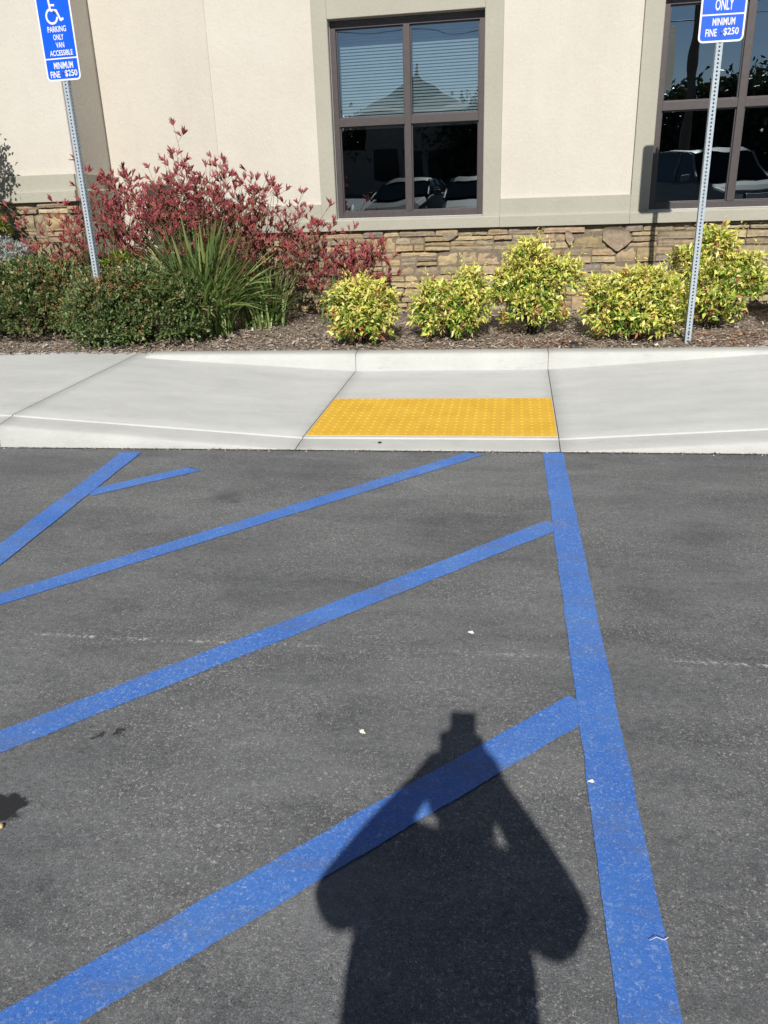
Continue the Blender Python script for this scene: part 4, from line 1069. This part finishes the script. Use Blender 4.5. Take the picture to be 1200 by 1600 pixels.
    tag(root, 'person in dark shirt and jeans raising a phone with both hands, casting the shadow', 'person')
    ph = MB(); ph.box((-.0385, -.004, -.078), (.0385, .004, .078)); o = ph.build('phone', M['black'], None, .003)
    o.location = (.004, -.045, 1.405); o.rotation_euler = (R(-12), 0, 0)
    tag(o, 'black phone held upright in both hands of the photographer', 'phone')
person()

# ------------------------------------------------------------------ what the windows reflect: car park, cars, trees, building opposite
def mirror_pt(px, py, dist):
    "real point whose mirror image in the glass is seen along this direction at the given range"
    d_ = f0+(px-600)/F*cr-(py-800)/F*cu; P = Vector((0, 0, H))+d_*(dist/d_.dot(Vector((0, 1, 0)))); k = (D0+.08)-P.dot(WN); return P+WN*2*k
def vehicle(x, y, rz, kind, label, mat):
    root = empty('parked_car', (x, y, 0), rz)          # local +Y is the front
    if kind == 'suv': Lh, Wh, zb, belt, roof = 2.35, .96, .34, 1.12, 1.84; prof = [(-2.35, .95, 1.15), (-2.30, 1.12, 1.2), (-1.0, 1.12, 1.2), (.75, 1.12, 1.12), (1.0, 1.10, 1.08), (1.9, 1.02, 1.02), (2.25, .92, .95), (2.35, .70, .8)]; gh = [(-2.25, 1.14), (-2.05, 1.80), (-1.2, 1.84), (.0, 1.82), (.32, 1.76), (.95, 1.13)]
    else: Lh, Wh, zb, belt, roof = 2.25, .90, .28, .92, 1.40; prof = [(-2.25, .78, .9), (-2.1, .93, .95), (-1.3, .96, 1.), (.7, .92, 1.), (1.0, .88, 1.), (1.9, .76, .9), (2.2, .64, .8), (2.28, .5, .7)]; gh = [(-1.75, .96), (-1.0, 1.34), (-.5, 1.40), (.0, 1.39), (.3, 1.32), (1.05, .93)]
    body = MB(); n_ = 10; rings = []
    for yy, zt, wf in prof:
        wv = Wh*(1-.10*max(0, abs(yy)/Lh-.75)/.25); ring = []
        for (a, b) in ((-.88, zb), (-1, zb+.12), (-1.0, zt*.72), (-.96, zt-.06), (-.86, zt), (.86, zt), (.96, zt-.06), (1.0, zt*.72), (1, zb+.12), (.88, zb)): ring.append((a*wv, yy, b))
        rings.append(ring)
    vs = [p for r_ in rings for p in r_]; fs = [(i*n_+k, i*n_+(k+1) % n_, (i+1)*n_+(k+1) % n_, (i+1)*n_+k) for i in range(len(rings)-1) for k in range(n_)]+[tuple(range(n_)), tuple(reversed(range((len(rings)-1)*n_, len(rings)*n_)))]
    body.add(vs, fs, smooth=False); body.build('body', mat, root, .03)
    # greenhouse: dark glass box with painted roof and pillars
    zbelt = gh[0][1]; g = MB(); tw_ = Wh*.74; bw = Wh*.93
    def wz(z): t = min(1, max(0, (z-zbelt)/(roof-zbelt))); return bw+(tw_-bw)*t
    top = gh
    vs = []; 
    for yy, z in top: vs += [(-wz(z), yy, z), (wz(z), yy, z), (-bw, yy, zbelt-.05), (bw, yy, zbelt-.05)]
    fs = []
    for i in range(len(top)-1):
        a = 4*i; b = a+4; fs += [(a, a+1, b+1, b), (a, b, b+2, a+2), (a+1, a+3, b+3, b+1)]
    g.add(vs, fs); g.build('window_glass', M['carglass'], root, None)
    rf = MB(); vs = []
    rfp = [q for q in top if q[1] > roof-.11]
    for yy, z in rfp: vs += [(-wz(z)-.015, yy, z-.02), (-wz(z)*.8, yy, z+.02), (wz(z)*.8, yy, z+.02), (wz(z)+.015, yy, z-.02)]
    fs = [(4*i+k, 4*i+k+1, 4*i+5+k, 4*i+4+k) for i in range(len(rfp)-1) for k in range(3)]; rf.add(vs, fs, smooth=True); rf.build('roof', mat, root, None)
    for sx in (-1, 1):
        pl = MB(); a, b = top[-1], top[-2]; pl.tube([(sx*(bw-.0), a[0], a[1]-.03), (sx*(wz(b[1])), b[0], b[1])], .035, 6); pl.build('pillar', mat, root, None); pl = MB()
        a, b = top[0], top[1]; pl.tube([(sx*bw, a[0], a[1]-.03), (sx*wz(b[1]), b[0], b[1])], .045, 6); pl.build('pillar', mat, root, None); pl = MB()
        pl.tube([(sx*(bw+.0), -.35, zbelt-.03), (sx*wz(roof), -.40, roof-.03)], .03, 6); pl.build('pillar', mat, root, None)
    for sx in (-1, 1):
        for yy in (-Lh*.62, Lh*.64):
            wh = MB(); wh.tube([(sx*(Wh-.20), yy, .34), (sx*(Wh+.01), yy, .34)], .34, 22); t_ = wh.build('wheel', M['rubber'], root, None)
            rm = MB(); rm.tube([(sx*(Wh+.008), yy, .34), (sx*(Wh+.02), yy, .34)], [.22, .20], 16); rm.build('rim', M['chrome'], t_, None)
        hl = MB(); hz = prof[-2][1]-.14; hl.box((sx*Wh*.62-.14, Lh*.955, hz-.07), (sx*Wh*.62+.14, Lh*.985+.02, hz+.07)); hl.build('headlight', M['lamp'], root, .02)
        mr = MB(); mr.box((sx*(Wh+.10)-.09, .62, zbelt+.0), (sx*(Wh+.10)+.09, .72, zbelt+.14)); mr.build('wing_mirror', mat, root, .02)
    gr = MB(); gr.box((-Wh*.42, Lh*.97, prof[-2][1]-.28), (Wh*.42, Lh+.015, prof[-2][1]-.06)); gr.build('grille', M['chrome'], root, .015)
    bp = MB(); bp.box((-Wh*.93, Lh*.97, zb+.02), (Wh*.93, Lh+.06, zb+.20)); bp.build('bumper', M['black'], root, .03)
    tag(root, label, 'car', 'cars parked behind the photographer')
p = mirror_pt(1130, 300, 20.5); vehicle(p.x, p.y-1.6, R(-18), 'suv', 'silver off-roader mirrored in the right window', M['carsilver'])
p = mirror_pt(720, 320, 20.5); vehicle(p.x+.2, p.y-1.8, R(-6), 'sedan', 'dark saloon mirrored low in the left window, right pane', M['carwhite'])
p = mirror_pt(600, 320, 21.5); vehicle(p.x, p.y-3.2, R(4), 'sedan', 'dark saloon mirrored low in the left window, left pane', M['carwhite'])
def opposite():
    p = mirror_pt(655, 240, 62); root = empty('pavilion', (p.x, p.y, 0), R(-3)); k = 1.0
    mb = MB(); mb.box((-3.2, -3, 0), (3.2, 3, 5.0)); mb.box((3.2, -2.5, 0), (13, 3, 3.9)); mb.box((-16, -2.5, 0), (-3.2, 3, 2.6)); mb.build('wall', M['facade'], root)
    rf = MB(); pr = [(4.0, 5.0), (3.2, 5.25), (1.9, 6.0), (.6, 7.0), (.15, 7.5), (.05, 8.2)]; vs = []
    for r_, z in pr: vs += [(-r_, -r_, z), (r_, -r_, z), (r_, r_, z), (-r_, r_, z)]
    rf.add(vs, [(4*i+j, 4*i+(j+1) % 4, 4*i+4+(j+1) % 4, 4*i+4+j) for i in range(len(pr)-1) for j in range(4)]+[(0, 1, 2, 3)])
    vs = [(3.2, -3, 3.9), (13.6, -3, 3.9), (13.6, 3.6, 3.9), (3.2, 3.6, 3.9), (3.2, .3, 4.9), (11, .3, 4.9)]
    rf.add(vs, [(0, 1, 5, 4), (1, 2, 5), (2, 3, 4, 5)]); rf.build('roof', M['roof'], root, None)
    for i in range(3):
        wn = MB(); wn.box((-2.6+i*1.9, 3.0, .9), (-1.2+i*1.9, 3.03, 2.6)); wn.build('window', M['carglass'], root)
    tag(root, 'brown pavilion with a pointed roof mirrored in the left window', 'building')
opposite()
for i, (px, ds, hh, cr2, lab) in enumerate(((548, 62, 4.6, 3.0, 'bushy tree mirrored at the left of the left window'), (730, 60, 5.2, 3.2, 'round tree mirrored right of the pavilion in the left window'), (765, 66, 5.8, 3.6, 'tall tree mirrored at the right edge of the left window'),
        (1035, 56, 5.2, 3.4, 'dark tree mirrored at the left of the right window'), (1090, 52, 4.8, 3.2, 'dense tree mirrored behind the off-roader roof'), (1150, 58, 5.6, 3.6, 'broad tree mirrored near the right window mullion'), (1215, 50, 5.2, 3.6, 'bushy tree mirrored at the right edge of the right window'), (1275, 56, 5.4, 3.6, 'outermost tree of the mirrored row'))):
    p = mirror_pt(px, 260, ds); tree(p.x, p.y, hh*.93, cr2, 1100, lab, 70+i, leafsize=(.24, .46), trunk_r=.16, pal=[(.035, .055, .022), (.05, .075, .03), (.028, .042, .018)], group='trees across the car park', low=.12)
def pole():
    p = mirror_pt(1072, 200, 30); root = empty('utility_pole', (p.x, p.y, 0))
    mb = MB(); mb.tube([(0, 0, 0), (.05, 0, 4.5), (.0, 0, 9.5)], [.17, .15, .11], 12); mb.build('pole', M['concretew'], root, None)
    mb = MB(); mb.box((-1.1, -.06, 8.6), (1.1, .06, 8.74)); mb.build('cross_arm', M['concretew'], root)
    tag(root, 'tall wooden utility pole mirrored in the right window', 'pole')
    for i, (dz, dy) in enumerate(((5.6, 0), (7.0, .3))):
        wr = MB(); pts = [(p.x+t, p.y+dy+t*.05, dz-.02*t+.0016*t*t) for t in range(-40, 41, 8)]; wr.tube(pts, .014, 5)
        tag(wr.build('power_line', M['black'], None, None), ['lower', 'upper'][i]+' thin power line mirrored across the windows', 'cable')
pole()

scene.render.engine = 'CYCLES'
scene.cycles.max_bounces = 8; scene.cycles.transparent_max_bounces = 12
